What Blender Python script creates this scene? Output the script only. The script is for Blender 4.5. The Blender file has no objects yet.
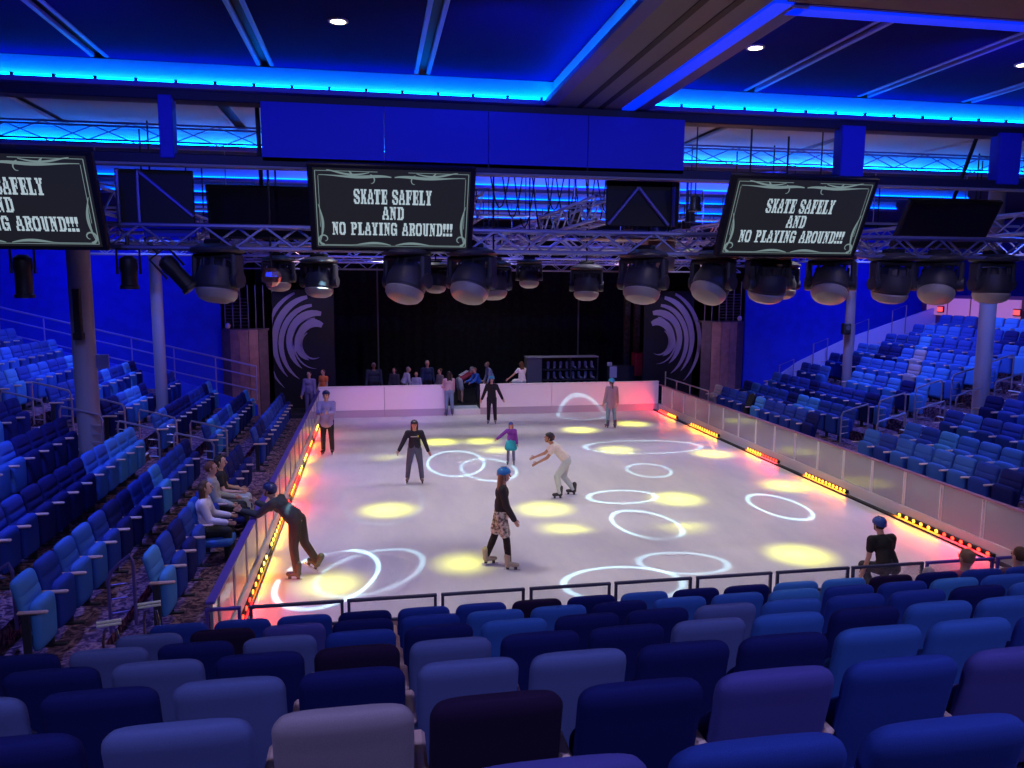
import bpy, bmesh, math, random
from mathutils import Vector, Matrix, Euler
random.seed(7)
PI = math.pi
C = bpy.context.scene.collection
sc = bpy.context.scene

# ------------------------------------------------------------------ camera, world, exposure
CAM = Vector((1.832, -27.196, 4.629))
yaw, pitch, roll = 0.1775, 0.1275, 0.0048
fwd = Vector((math.sin(yaw)*math.cos(pitch), math.cos(yaw)*math.cos(pitch), -math.sin(pitch)))
rgt = Vector((math.cos(yaw), -math.sin(yaw), 0))
upv = rgt.cross(fwd)
rg2 = rgt*math.cos(roll)+upv*math.sin(roll)
up2 = upv*math.cos(roll)-rgt*math.sin(roll)
cd = bpy.data.cameras.new('camera'); cam = bpy.data.objects.new('camera', cd); C.objects.link(cam)
M = Matrix((rg2, up2, -fwd)).transposed().to_4x4(); M.translation = CAM
cam.matrix_world = M
cd.sensor_width = 36; cd.lens = 770.49/1024*36; cd.clip_start = 0.05; cd.clip_end = 200
sc.camera = cam
def pix(x, y, z):
    d = Vector((x, y, z))-CAM; w = d.dot(fwd)
    if w < .05: return None
    return 512+770.49*d.dot(rg2)/w, 384-770.49*d.dot(up2)/w

sc.view_settings.view_transform = 'Standard'; sc.view_settings.look = 'None'
sc.view_settings.gamma = 1; sc.view_settings.use_curve_mapping = False
sc.view_settings.exposure = 0.0
sc.cycles.use_denoising = True
sc.cycles.max_bounces = 6; sc.cycles.diffuse_bounces = 3; sc.cycles.glossy_bounces = 3
sc.cycles.transparent_max_bounces = 16; sc.cycles.transmission_bounces = 4
sc.cycles.sample_clamp_indirect = 4; sc.cycles.caustics_reflective = False; sc.cycles.caustics_refractive = False
w = bpy.data.worlds.new('world'); sc.world = w; w.use_nodes = True
w.node_tree.nodes['Background'].inputs[0].default_value = (0.01, 0.012, 0.12, 1)
w.node_tree.nodes['Background'].inputs[1].default_value = 0.25

# ------------------------------------------------------------------ lights
def spot(name, loc, target, power, color, size=60, blend=.5, radius=.08):
    l = bpy.data.lights.new(name, 'SPOT'); l.energy = power; l.color = color
    l.spot_size = math.radians(size); l.spot_blend = blend; l.shadow_soft_size = radius
    o = bpy.data.objects.new(name, l); C.objects.link(o); o.location = loc
    d = Vector(target)-Vector(loc)
    o.rotation_euler = d.to_track_quat('-Z', 'Y').to_euler() if abs(d.x)+abs(d.y) > 1e-4 else (0, 0, 0)
    return o
def area(name, loc, target, power, color, sx, sy):
    l = bpy.data.lights.new(name, 'AREA'); l.energy = power; l.color = color
    l.shape = 'RECTANGLE'; l.size = sx; l.size_y = sy
    o = bpy.data.objects.new(name, l); C.objects.link(o); o.location = loc
    d = Vector(target)-Vector(loc); o.rotation_euler = d.to_track_quat('-Z', 'Y').to_euler()
    return o
WHITE = (1, .93, .87); LAV = (.55, .42, 1); BLUE = (0.0, 0.015, 1); AMB = (1, .22, .012); RED = (1, .02, .03); YEL = (1, .50, .03)
# white wash from the rig over the rink
for x in (2.2, 6.1, 10.0):
    for y in (-15.0, -9.5, -3.6):
        spot('rink_wash', (x, y+.4, 6.2), (x, y, 0), 385, WHITE, 118, .9, .12)
spot('rink_violet_wash', (3.4, -6.5, 6.2), (2.0, .2, .4), 1500, (.42, .12, 1), 38, 1, .12)
spot('rink_violet_wash', (2, -8, 6.2), (2.5, -11, 0), 260, (.5, .2, 1), 80, .9, .12)
# blue floods on the two blue end walls and the side walls
for x, tx in ((-5.2, -5.6), (-8.6, -9.0), (17.6, 18.0), (20.6, 21.0)):
    spot('blue_flood', (x, -4.2, 6.6), (tx, .2, 2.8), 420, BLUE, 110, .8, .15)
spot('blue_flood', (-7.5, -10, 6.7), (-11, -9, 3.2), 500, BLUE, 120, .8, .15)
spot('blue_flood', (19.5, -10, 6.7), (23, -9, 3.6), 400, BLUE, 120, .8, .15)
# blue and lavender house light over the side banks
for x, y, e in ((-4.6, -15.6, 1), (-4.6, -8, 1), (-7.5, -5, .7), (16.6, -13.5, 1), (16.6, -7.6, 1), (19.8, -5, .8)):
    spot('bank_blue_wash', (x+(1.6 if x < 0 else -1.6), y, 6.7), (x, y, 1), 1250*e, (.03, .12, 1), 125, .9, .15)
    spot('bank_white_wash', (x+(1.6 if x < 0 else -1.6), y-.5, 6.7), (x, y, 1), 230*e, (1, .82, .95), 125, .9, .15)
for x in (-.2, 4.7, 9.5):
    spot('seat_back_fill', (x, -27.0, 6.8), (x, -22.0, 2.0), 430, (.46, .46, 1), 130, .9, .15)  # unseen fill added behind the camera to brighten near seat backs
# blue wash on the fascia and the truss rig
for x in (-1, 3.2, 8.5):
    spot('rig_blue_wash', (x, -20.4, 6.6), (x, -17.2, 6.3), 125, BLUE, 120, .9, .1)
for x in (1.5, 6, 10.5):
    spot('rig_blue_wash', (x, -11.5, 6.9), (x, -6, 5.5), 520, (.03, .06, 1), 130, .9, .1)
    spot('rig_violet_wash', (x, -16.4, 6.7), (x, -13, 5.3), 75, (.35, .40, 1), 130, .9, .1)
spot('stage_wash', (6, 1.2, 6.5), (6, 2.6, 1), 300, (.9, .88, 1), 110, .9, .1)
spot('stage_violet_wash', (-.5, -2.8, 6.3), (-.7, 1.5, 2.4), 260, (.75, .6, 1), 60, .9, .1)
spot('stage_violet_wash', (12.6, -2.8, 6.3), (13.3, 1.5, 2.4), 260, (.75, .6, 1), 60, .9, .1)
spot('podium_warm_wash', (0, -4, 6), (-2.4, .2, 1.8), 200, (1, .55, .4), 40, .9, .1)
spot('podium_warm_wash', (12, -4, 6), (14.7, .2, 1.8), 200, (1, .55, .4), 40, .9, .1)

def ring_nodes(l, a, b, wd, h):
    l.use_nodes = True; nt = l.node_tree; N = nt.nodes; K = nt.links
    em = [n for n in N if n.type == 'EMISSION'][0]
    tc = N.new('ShaderNodeTexCoord'); sp = N.new('ShaderNodeSeparateXYZ'); K.new(tc.outputs['Normal'], sp.inputs[0])
    def mth(op, a_, b_=None):
        m = N.new('ShaderNodeMath'); m.operation = op
        for i, v in enumerate((a_, b_)):
            if v is None: continue
            if isinstance(v, (int, float)): m.inputs[i].default_value = v
            else: K.new(v, m.inputs[i])
        return m.outputs[0]
    u = mth('MULTIPLY', mth('DIVIDE', sp.outputs[0], sp.outputs[2]), h/a)
    v = mth('MULTIPLY', mth('DIVIDE', sp.outputs[1], sp.outputs[2]), h/b)
    r = mth('SQRT', mth('ADD', mth('MULTIPLY', u, u), mth('MULTIPLY', v, v)))
    d = mth('ABSOLUTE', mth('SUBTRACT', r, 1))
    mr = N.new('ShaderNodeMapRange'); mr.interpolation_type = 'SMOOTHSTEP'
    K.new(d, mr.inputs[0]); mr.inputs[1].default_value = wd; mr.inputs[2].default_value = wd*.35
    mr.inputs[3].default_value = 0; mr.inputs[4].default_value = 1
    K.new(mr.outputs[0], em.inputs['Strength'])
def soft_nodes(l, rad, h):
    # hot centre fading to the rim, as through a frosted gobo
    l.use_nodes = True; nt = l.node_tree; N = nt.nodes; K = nt.links
    em = [n for n in N if n.type == 'EMISSION'][0]
    tc = N.new('ShaderNodeTexCoord'); sp = N.new('ShaderNodeSeparateXYZ'); K.new(tc.outputs['Normal'], sp.inputs[0])
    def mth(op, a_, b_=None):
        m = N.new('ShaderNodeMath'); m.operation = op
        for i, v in enumerate((a_, b_)):
            if v is None: continue
            if isinstance(v, (int, float)): m.inputs[i].default_value = v
            else: K.new(v, m.inputs[i])
        return m.outputs[0]
    u = mth('DIVIDE', sp.outputs[0], sp.outputs[2]); v = mth('DIVIDE', sp.outputs[1], sp.outputs[2])
    r = mth('MULTIPLY', mth('SQRT', mth('ADD', mth('MULTIPLY', u, u), mth('MULTIPLY', v, v))), h/rad)
    K.new(mth('POWER', mth('MAXIMUM', mth('SUBTRACT', 1, r), 0), 1.7), em.inputs['Strength'])
CANS = []          # where the gobo projectors hang
RINGS = [(3.88, -7.46, 1.45, .74, -95, 1), (4.63, -8.29, 1.2, .68, -88, .8), (9.46, -6.27, 1.7, .89, 175, .9), (8.62, -9.04, .72, .54, -98, .6),
         (7.17, -11.3, .76, .52, 0, 1), (7.01, -13.27, .94, .60, -82, 1), (10.23, -12.55, .95, .52, -89, 1.1), (5.61, -16.1, .95, .7, 0, .9),
         (6.89, -15.4, .74, .50, 167, .55), (1.05, -15.06, 1.25, .74, -105, 1.3), (1.72, -14.92, 1.1, .72, -124, .5), (1.94, -10.74, 1.7, .85, -89, .15)]
for x, y, a, b, ang, e in RINGS:
    o = spot('ring_projector', (x, y, 5.75), (x, y, 0), 2000*e, (.48, .94, 1), 2*math.degrees(math.atan(a*1.25/5.75)), .02, .015)
    o.rotation_euler = (0, 0, math.radians(ang)); ring_nodes(o.data, a, b, .085/((a+b)/2)*.9, 5.75); CANS.append((x, y))
o = spot('ring_projector', (7.5, -5.2, 5.75), (9.15, -.7, .12), 1700, (.42, .93, 1), 22, .02, .015); ring_nodes(o.data, .85, .85, .1, 7.25); CANS.append((7.5, -5.2))
YELLOWS = [(2.22, -6.74), (3.7, -4.69), (5.0, -4.76), (5.05, -6.06), (2.05, -11.49), (5.28, -11.94), (5.48, -13.32), (3.35, -14.82), (8.6, -6.59),
           (8.33, -3.46), (10.36, -2.67), (11.06, -7.5), (11.28, -11.02), (8.3, -11.66), (7.67, -13.37), (9.06, -15.37), (1.09, -15.41)]
for i, (x, y) in enumerate(YELLOWS):
    o = spot('yellow_projector', (x, y, 5.75), (x, y, 0), 6600*(1 if i < 16 else .7), (.93, 1, .06), 18, .1, .03); soft_nodes(o.data, .80, 5.75); CANS.append((x, y))

# ------------------------------------------------------------------ materials
MATS = {}
def mat(name, col, rough=.6, metal=0, emit=0, ecol=None, noise=0, nscale=20, bump=0, bscale=80, spec=.3, col2=None):
    if name in MATS: return MATS[name]
    m = bpy.data.materials.new(name); m.use_nodes = True; nt = m.node_tree; N = nt.nodes; K = nt.links
    b = N['Principled BSDF']; b.inputs['Base Color'].default_value = (*col, 1); b.inputs['Roughness'].default_value = rough
    b.inputs['Metallic'].default_value = metal; b.inputs['Specular IOR Level'].default_value = spec
    if emit:
        b.inputs['Emission Color'].default_value = (*(ecol or col), 1); b.inputs['Emission Strength'].default_value = emit
    if noise or bump:
        tc = N.new('ShaderNodeTexCoord')
    if noise:
        n = N.new('ShaderNodeTexNoise'); n.inputs['Scale'].default_value = nscale; n.inputs['Detail'].default_value = 3
        K.new(tc.outputs['Object'], n.inputs['Vector'])
        mx = N.new('ShaderNodeMix'); mx.data_type = 'RGBA'
        c2 = col2 or tuple(c*(1-noise) for c in col)
        mx.inputs[6].default_value = (*col, 1); mx.inputs[7].default_value = (*c2, 1)
        cr = N.new('ShaderNodeValToRGB'); cr.color_ramp.elements[0].position = .4; cr.color_ramp.elements[1].position = .6
        K.new(n.outputs['Fac'], cr.inputs[0]); K.new(cr.outputs[0], mx.inputs[0]); K.new(mx.outputs[2], b.inputs['Base Color'])
    if bump:
        n2 = N.new('ShaderNodeTexNoise'); n2.inputs['Scale'].default_value = bscale; K.new(tc.outputs['Object'], n2.inputs['Vector'])
        bp = N.new('ShaderNodeBump'); bp.inputs['Strength'].default_value = bump; bp.inputs['Distance'].default_value = .01
        K.new(n2.outputs['Fac'], bp.inputs['Height']); K.new(bp.outputs[0], b.inputs['Normal'])
    MATS[name] = m; return m
def glass_mat(name, tint, haze, gloss):
    m = bpy.data.materials.new(name); m.use_nodes = True; nt = m.node_tree; N = nt.nodes; K = nt.links
    N.remove(N['Principled BSDF']); out = N['Material Output']
    t = N.new('ShaderNodeBsdfTransparent'); t.inputs[0].default_value = (*tint, 1)
    d = N.new('ShaderNodeBsdfDiffuse'); d.inputs[0].default_value = (.75, .74, .78, 1)
    g = N.new('ShaderNodeBsdfGlossy'); g.inputs['Roughness'].default_value = .04
    fr = N.new('ShaderNodeFresnel'); fr.inputs[0].default_value = 1.5
    m1 = N.new('ShaderNodeMixShader'); m1.inputs[0].default_value = haze
    K.new(t.outputs[0], m1.inputs[1]); K.new(d.outputs[0], m1.inputs[2])
    ml = N.new('ShaderNodeMath'); ml.operation = 'MULTIPLY'; ml.inputs[1].default_value = gloss; K.new(fr.outputs[0], ml.inputs[0])
    m2 = N.new('ShaderNodeMixShader'); K.new(ml.outputs[0], m2.inputs[0]); K.new(m1.outputs[0], m2.inputs[1]); K.new(g.outputs[0], m2.inputs[2])
    K.new(m2.outputs[0], out.inputs['Surface']); MATS[name] = m; return m
black = mat('black_paint', (.012, .012, .016), .55)
blackm = mat('black_metal', (.02, .02, .026), .42, .3)
darkfab = mat('black_drape', (.012, .011, .018), .95, noise=.4, nscale=6)
alu = mat('aluminium', (.55, .55, .6), .38, .8)
chrome = mat('chrome', (.8, .8, .82), .15, 1)
white = mat('white_plastic', (.78, .77, .79), .4)
bluep = mat('blue_wall_paint', (.03, .07, .62), .75, noise=.12, nscale=3)
bluef = mat('fascia_blue_paint', (.025, .04, .60), .6)
railb = mat('blue_purple_rail_paint', (.085, .05, .30), .4)
tierm = None
greycl = mat('grey_ceiling', (.30, .28, .34), .7)
colm = mat('column_paint', (.24, .22, .28), .5)
armm = mat('tan_armrest', (.55, .36, .34), .45)
plast = mat('dark_plinth', (.03, .03, .05), .6)

# ------------------------------------------------------------------ mesh builder
class MB:
    def __init__(s): s.v = []; s.f = []
    def add(s, vs, fs, mt=None):
        n = len(s.v)
        s.v += [tuple(mt @ Vector(q)) if mt else tuple(q) for q in vs]; s.f += [tuple(i+n for i in f) for f in fs]; return s
    def box(s, c, d, mt=None):
        x, y, z = d[0]/2, d[1]/2, d[2]/2
        vs = [(c[0]+a*x, c[1]+b*y, c[2]+e*z) for a in (-1, 1) for b in (-1, 1) for e in (-1, 1)]
        return s.add(vs, [(0, 1, 3, 2), (4, 6, 7, 5), (0, 4, 5, 1), (2, 3, 7, 6), (0, 2, 6, 4), (1, 5, 7, 3)], mt)
    def rbox(s, c, d, r=.01, mt=None):     # box with chamfered edges
        x, y, z = d[0]/2, d[1]/2, d[2]/2; r = min(r, x*.9, y*.9, z*.9)
        bm = bmesh.new(); bmesh.ops.create_cube(bm, size=1)
        for q in bm.verts: q.co = Vector((c[0]+q.co.x*d[0], c[1]+q.co.y*d[1], c[2]+q.co.z*d[2]))
        bmesh.ops.bevel(bm, geom=bm.edges[:], offset=r, segments=1, affect='EDGES')
        bm.verts.index_update(); s.add([q.co.copy() for q in bm.verts], [[q.index for q in f.verts] for f in bm.faces], mt); bm.free(); return s
    def tube(s, pts, r, n=8, cap=True, mt=None):
        pts = [Vector(q) for q in pts]; rs = r if isinstance(r, (list, tuple)) else [r]*len(pts)
        vs = []; fs = []; prev = None
        for i, q in enumerate(pts):
            t = (pts[min(i+1, len(pts)-1)]-pts[max(i-1, 0)]).normalized()
            if prev is None:
                a = t.orthogonal().normalized()
                if abs(t.z) < .99: a = t.cross(Vector((0, 0, 1))).normalized()
            else: a = (prev-t*prev.dot(t)).normalized()
            prev = a; b = t.cross(a)
            for k in range(n):
                an = 2*PI*(k+.5)/n; vs.append(q+(a*math.cos(an)+b*math.sin(an))*rs[i])
        for i in range(len(pts)-1):
            for k in range(n): fs.append((i*n+k, i*n+(k+1) % n, (i+1)*n+(k+1) % n, (i+1)*n+k))
        if cap: fs.append(tuple(range(n))[::-1]); fs.append(tuple((len(pts)-1)*n+k for k in range(n)))
        return s.add(vs, fs, mt)
    def lathe(s, prof, n=16, mt=None, ax='z'):
        vs = []; fs = []; m = len(prof)
        for r, z in prof:
            for k in range(n):
                a = 2*PI*k/n; vs.append((max(r, 1e-4)*math.cos(a), max(r, 1e-4)*math.sin(a), z))
        for i in range(m-1):
            for k in range(n): fs.append((i*n+k, i*n+(k+1) % n, (i+1)*n+(k+1) % n, (i+1)*n+k))
        fs.append(tuple(range(n))[::-1]); fs.append(tuple((m-1)*n+k for k in range(n)))
        return s.add(vs, fs, mt)
    def ell(s, c, rad, R=None, n=10, m=7):
        vs = []; fs = []; c = Vector(c)
        for i in range(m+1):
            th = PI*i/m
            for k in range(n):
                a = 2*PI*k/n; q = Vector((rad[0]*math.sin(th)*math.cos(a), rad[1]*math.sin(th)*math.sin(a), rad[2]*math.cos(th)))
                vs.append(c+(R @ q if R else q))
        for i in range(m):
            for k in range(n): fs.append((i*n+k, (i+1)*n+k, (i+1)*n+(k+1) % n, i*n+(k+1) % n))
        return s.add(vs, fs)
    def cap(s, p, q, r1, r2, n=10):          # round-ended tapering limb
        p = Vector(p); q = Vector(q); t = (q-p)
        if t.length < 1e-5: return s.ell(p, (r1, r1, r1), n=n)
        t.normalize(); a = t.orthogonal().normalized(); b = t.cross(a); vs = []; fs = []
        ths = [PI*.98, PI*.85, PI*.68, PI*.5]; rings = [(p, r1, th) for th in ths]+[(q, r2, th) for th in (PI*.5, PI*.32, PI*.15, PI*.02)]
        for c, r, th in rings:
            for k in range(n):
                an = 2*PI*k/n; vs.append(c+t*(r*math.cos(th))+(a*math.cos(an)+b*math.sin(an))*(r*math.sin(th)))
        for i in range(len(rings)-1):
            for k in range(n): fs.append((i*n+k, i*n+(k+1) % n, (i+1)*n+(k+1) % n, (i+1)*n+k))
        fs.append(tuple(range(n))[::-1]); fs.append(tuple((len(rings)-1)*n+k for k in range(n)))
        return s.add(vs, fs)
    def prism(s, poly, z0, z1, mt=None):     # polygon in x,y extruded along z
        n = len(poly); vs = [(x, y, z0) for x, y in poly]+[(x, y, z1) for x, y in poly]
        fs = [tuple(range(n))[::-1], tuple(range(n, 2*n))]+[(k, (k+1) % n, n+(k+1) % n, n+k) for k in range(n)]
        return s.add(vs, fs, mt)
    def build(s, name, m, parent=None, smooth=30, loc=None):
        me = bpy.data.meshes.new(name); me.from_pydata([tuple(q) for q in s.v], [], s.f); me.update()
        if smooth:
            for p_ in me.polygons: p_.use_smooth = True
            me.set_sharp_from_angle(angle=math.radians(smooth))
        o = bpy.data.objects.new(name, me); C.objects.link(o)
        if m: me.materials.append(m)
        if parent is not None: o.parent = parent
        if loc: o.location = loc
        return o
def thing(name, label, cat, loc=(0, 0, 0), rz=0, group=None):
    o = bpy.data.objects.new(name, None); C.objects.link(o); o.location = loc; o.rotation_euler = (0, 0, rz); o.empty_display_size = .1
    tag(o, label, cat, group); return o
def tag(o, label, cat, group=None):
    o['label'] = label; o['category'] = cat
    if group: o['group'] = group
    return o
def struct(o, label=None):
    o['kind'] = 'structure'
    if label: o['label'] = label
    return o
def dup(root, loc, rz, label=None, group=None):
    def cp(o, par):
        c = o.copy(); C.objects.link(c)
        if par: c.parent = par
        for ch in o.children: cp(ch, c)
        return c
    r = cp(root, None); r.location = loc; r.rotation_euler = (0, 0, rz)
    if label: r['label'] = label
    if group: r['group'] = group
    return r
def share(o, name, parent, loc=(0, 0, 0), rot=(0, 0, 0)):
    c = bpy.data.objects.new(name, o.data); C.objects.link(c); c.parent = parent; c.location = loc; c.rotation_euler = rot; return c

# ------------------------------------------------------------------ structure: ice, floors, tiers, walls
def carpet():
    m = bpy.data.materials.new('carpet'); m.use_nodes = True; nt = m.node_tree; N = nt.nodes; K = nt.links; b = N['Principled BSDF']
    tc = N.new('ShaderNodeTexCoord'); n = N.new('ShaderNodeTexNoise'); n.inputs['Scale'].default_value = 9; n.inputs['Detail'].default_value = 5; n.inputs['Distortion'].default_value = 1.5
    K.new(tc.outputs['Object'], n.inputs['Vector']); cr = N.new('ShaderNodeValToRGB'); e = cr.color_ramp.elements
    e[0].position = .40; e[0].color = (.03, .016, .045, 1); e[1].position = .62; e[1].color = (.27, .15, .19, 1)
    x = cr.color_ramp.elements.new(.52); x.color = (.13, .065, .12, 1)
    K.new(n.outputs['Fac'], cr.inputs[0]); K.new(cr.outputs[0], b.inputs['Base Color']); b.inputs['Roughness'].default_value = .95
    b.inputs['Specular IOR Level'].default_value = .1; return m
carp = carpet()
def ice_mat():
    m = bpy.data.materials.new('skated_ice'); m.use_nodes = True; nt = m.node_tree; N = nt.nodes; K = nt.links; b = N['Principled BSDF']
    tc = N.new('ShaderNodeTexCoord'); mp = N.new('ShaderNodeMapping'); mp.inputs['Scale'].default_value = (1, .35, 1); mp.inputs['Rotation'].default_value = (0, 0, .5)
    K.new(tc.outputs['Object'], mp.inputs[0])
    n = N.new('ShaderNodeTexNoise'); n.inputs['Scale'].default_value = 1.1; n.inputs['Detail'].default_value = 6; n.inputs['Roughness'].default_value = .65
    K.new(mp.outputs[0], n.inputs['Vector']); cr = N.new('ShaderNodeValToRGB'); e = cr.color_ramp.elements
    e[0].position = .35; e[0].color = (.60, .57, .64, 1); e[1].position = .7; e[1].color = (.74, .70, .72, 1)
    K.new(n.outputs['Fac'], cr.inputs[0]); K.new(cr.outputs[0], b.inputs['Base Color'])
    n2 = N.new('ShaderNodeTexNoise'); n2.inputs['Scale'].default_value = 14; n2.inputs['Detail'].default_value = 4; K.new(mp.outputs[0], n2.inputs['Vector'])
    mr = N.new('ShaderNodeMapRange'); mr.inputs[3].default_value = .28; mr.inputs[4].default_value = .5; K.new(n2.outputs['Fac'], mr.inputs[0]); K.new(mr.outputs[0], b.inputs['Roughness'])
    b.inputs['Specular IOR Level'].default_value = .25; return m
ice = struct(MB().box((6.1, -9.1, -.05), (12.5, 18.3, .1)).build('ice_sheet', ice_mat(), smooth=0))
struct(MB().box((6, -9.5, -.25), (36, 41, .3)).build('floor', mat('subfloor', (.03, .03, .04), .9), smooth=0))
struct(MB().box((6.25, 4.6, .02), (19, 8.9, .24)).build('stage_floor', mat('stage_black_floor', (.03, .03, .04), .5), smooth=0))
def ztop(n): return (1.41, 1.53, 1.80)[n-1] if n <= 3 else 1.80+.315*(n-3)
def off(n): return 6.94+1.03*(n-1)
def xrow(n, s): return 6.03+s*off(n)
def slab(name, x0, x1, y0, y1, z0, z1, m): return struct(MB().box(((x0+x1)/2, (y0+y1)/2, (z0+z1)/2), (abs(x1-x0), abs(y1-y0), z1-z0)).build(name, m, smooth=0))
NSIDE = {-1: 9, 1: 10}
for s in (-1, 1):
    for n in range(1, NSIDE[s]+1):
        o0 = 6.32 if n == 1 else off(n-1)+.32
        o1 = off(n)+.32 if n < NSIDE[s] else off(n)+1.5
        y0 = -18.9 if n < 3 else -25
        if s > 0 and n < 3: y0 = -18.6
        slab('seating_tier', 6.03+s*o0, 6.03+s*o1, y0, -2.6, -.05, ztop(n)-.95, carp)
    # half steps with pale nosings up the aisle
    for n in range(1, NSIDE[s]):
        zf = ztop(n)-.95; rise = ztop(n+1)-ztop(n); x = 6.03+s*(off(n)+.32-.15)
        if n < 3: continue
        st = slab('aisle_step', x-.15, x+.15, -11.2, -9.75, zf, zf+rise/2, carp)
        for xx, zz in ((x-s*.14, zf+rise/2), (x+s*.16, zf+rise)):
            MB().box((xx, -10.48, zz+.006), (.045, 1.3, .02)).build('nosing', mat('pale_nosing', (.75, .75, .85), .4), st, smooth=0)
# near bank tiers
NB = [(-20.05-.9*k, 1.535+.3175*k) for k in range(8)]
for k, (by, zt) in enumerate(NB):
    y1 = -18.28 if k == 0 else NB[k-1][0]-.2
    slab('seating_tier', -1.25 if k < 3 else -1.25, 13.2, by-.2, y1, -.05, zt-.95, carp)
slab('seating_tier', -3, 14, -28.9, NB[-1][0]-.2, -.05, NB[-1][1]-.95, carp)
# dasher riser under the side glass (white inside) and the near barrier ledge
struct(MB().box((6.1, -18.30, .27), (12.7, .06, .56)).build('trim_1', mat('dark_ledge', (.10, .06, .10), .6), smooth=0))
ledge = struct(MB().rbox((6.1, -18.27, .575), (12.9, .16, .05), .01).build('trim_2', mat('ledge_cap', (.20, .11, .16), .5), smooth=0))
# walls
struct(MB().box((-8.6, .35, 3.3), (10.7, .3, 7.2)).build('wall_front_1', bluep, smooth=0))
struct(MB().box((20.6, .35, 3.3), (9.7, .3, 7.2)).build('wall_front_2', bluep, smooth=0))
struct(MB().box((-13.9, -13, 3.6), (.3, 32, 7.8)).build('wall_left', bluep, smooth=0))
wr = struct(MB().box((25.4, -13, 3.6), (.3, 32, 7.8)).build('wall_right', bluep, smooth=0))
struct(MB().box((6, -29, 3.6), (40, .3, 7.8)).build('wall_back', mat('dark_rear_wall', (.06, .06, .12), .8), smooth=0))
struct(MB().box((6.2, 9, 3.3), (19.2, .2, 7.2)).build('wall_stage', black, smooth=0))
for x in (-3.25, 15.75):
    struct(MB().box((x+(-.1 if x < 0 else .1), 4.6, 3.3), (.2, 8.6, 7.2)).build('trim_3', black, smooth=0))

# ------------------------------------------------------------------ ceilings
perf = mat('perforated_ceiling', (.012, .008, .15), .8, noise=.25, nscale=60, spec=.02)
covef = mat('white_cove_face', (.75, .78, .85), .6)
def led(name, e, c): return mat(name, c, .5, 0, e, c)
cyan = led('cyan_blue_led', 26, (.0, .20, 1))
blue2 = led('deep_blue_led', 14, (.0, .03, 1))
soff = mat('dark_soffit', (.05, .05, .10), .6)
beamg = mat('grey_beam', (.19, .205, .235), .5)
cl = struct(bpy.data.objects.new('ceiling', None)); C.objects.link(cl)
MB().box((6, -10, 7.45), (40, 40, .1)).build('ceiling_slab', soff, cl, smooth=0)
# near trays: panels between strips
def panels(x0, x1, y0, y1, z, m, xs):
    ed = [x0]+[x for x in xs if x0 < x < x1]+[x1]
    for a, b in zip(ed, ed[1:]):
        a_ = a+(.10 if a in xs else .005); b_ = b-(.10 if b in xs else -.03)
        MB().rbox(((a_+b_)/2, (y0+y1)/2, z+.03), (b_-a_, y1-y0-.02, .06), .008).build('ceiling_panel', m, cl, smooth=0)
STR = [-4.9, -3.05, -1.2, .62, 2.47, 6.8, 8.45, 10.06, 11.7]
panels(-8, 4.1, -21.1, -17.22, 7.2, perf, STR); panels(5.25, 14, -21.1, -17.22, 7.2, perf, STR)
for x in STR:
    for dx in (-.075, .075):
        MB().rbox((x+dx, -19.2, 7.215), (.05, 3.8, .05), .008).build('ceiling_track', mat('track_blue', (.25, .26, .55), .4), cl, smooth=0)
    MB().box((x, -19.2, 7.26), (.1, 3.8, .02)).build('track_slot', black, cl, smooth=0)
# soffit ring round the trays and the beam between them
MB().box((-2, -24.9, 7.0), (12.4, 7.5, .2)).build('soffit', soff, cl, smooth=0)
MB().box((9.6, -24.9, 7.0), (8.9, 7.5, .2)).build('soffit', mat('grey_soffit', (.16, .15, .19), .6), cl, smooth=0)
bm_ = MB().rbox((4.60, -23.0, 7.05), (.87, 11.6, .3), .01).build('ceiling_beam', beamg, cl, smooth=0)
for x in (4.48, 4.76):
    MB().box((x, -23, 6.898), (.07, 11.5, .012)).build('beam_slot', black, bm_, smooth=0)
def cove(name, label, x0, x1, y, z, axis='x', side=-1, m=cyan, clips=True, face=.30):
    """lit cove: white upstand, lip, LED tube behind the lip, small clips. side: which way it opens"""
    t = thing(name, label, 'light strip', (0, 0, 0))
    L = x1-x0; mid = (x0+x1)/2
    def P(a, b, c): return (a, b, c) if axis == 'x' else (b, a, c)
    def D(a, b, c): return (a, b, c) if axis == 'x' else (b, a, c)
    MB().box(P(mid, y, z+face/2), D(L, .03, face)).build('cove_face', covef, t, smooth=0)
    MB().box(P(mid, y+side*.07, z), D(L, .16, .03)).build('cove_lip', mat('blue_lip', (.12, .12, .5), .5), t, smooth=0)
    MB().box(P(mid, y+side*.145, z+.02), D(L, .012, .045)).build('cove_edge', mat('blue_lip', (.12, .12, .5), .5), t, smooth=0)
    MB().tube([P(x0+.02, y+side*.06, z+.06), P(x1-.02, y+side*.06, z+.06)], .022, 6).build('led_tube', m, t)
    if clips:
        n = int(L/.42); g = None
        for i in range(n):
            q = P(x0+.2+i*(L-.4)/max(n-1, 1), y+side*.09, z+.06)
            if g is None: g = MB().rbox((0, 0, 0), (.035, .05, .05), .006).build('clip', black, t, smooth=0, loc=q)
            else: share(g, 'clip', t, q)
    return t
cove('cove_light', 'glowing cyan blue cove strip along the left ceiling tray over the stands', -8, 4.17, -17.2, 6.9)
cove('cove_light', 'glowing cyan blue cove strip along the right ceiling tray over the stands', 5.2, 14, -17.2, 6.9)
cove('cove_light', 'blue cove strip running away along the left side of the grey ceiling beam', -21.1, -17.25, 4.15, 6.9, 'y', -1)
cove('cove_light', 'blue cove strip running away along the right side of the grey ceiling beam', -21.1, -17.25, 5.22, 6.9, 'y', 1, m=blue2)
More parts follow.
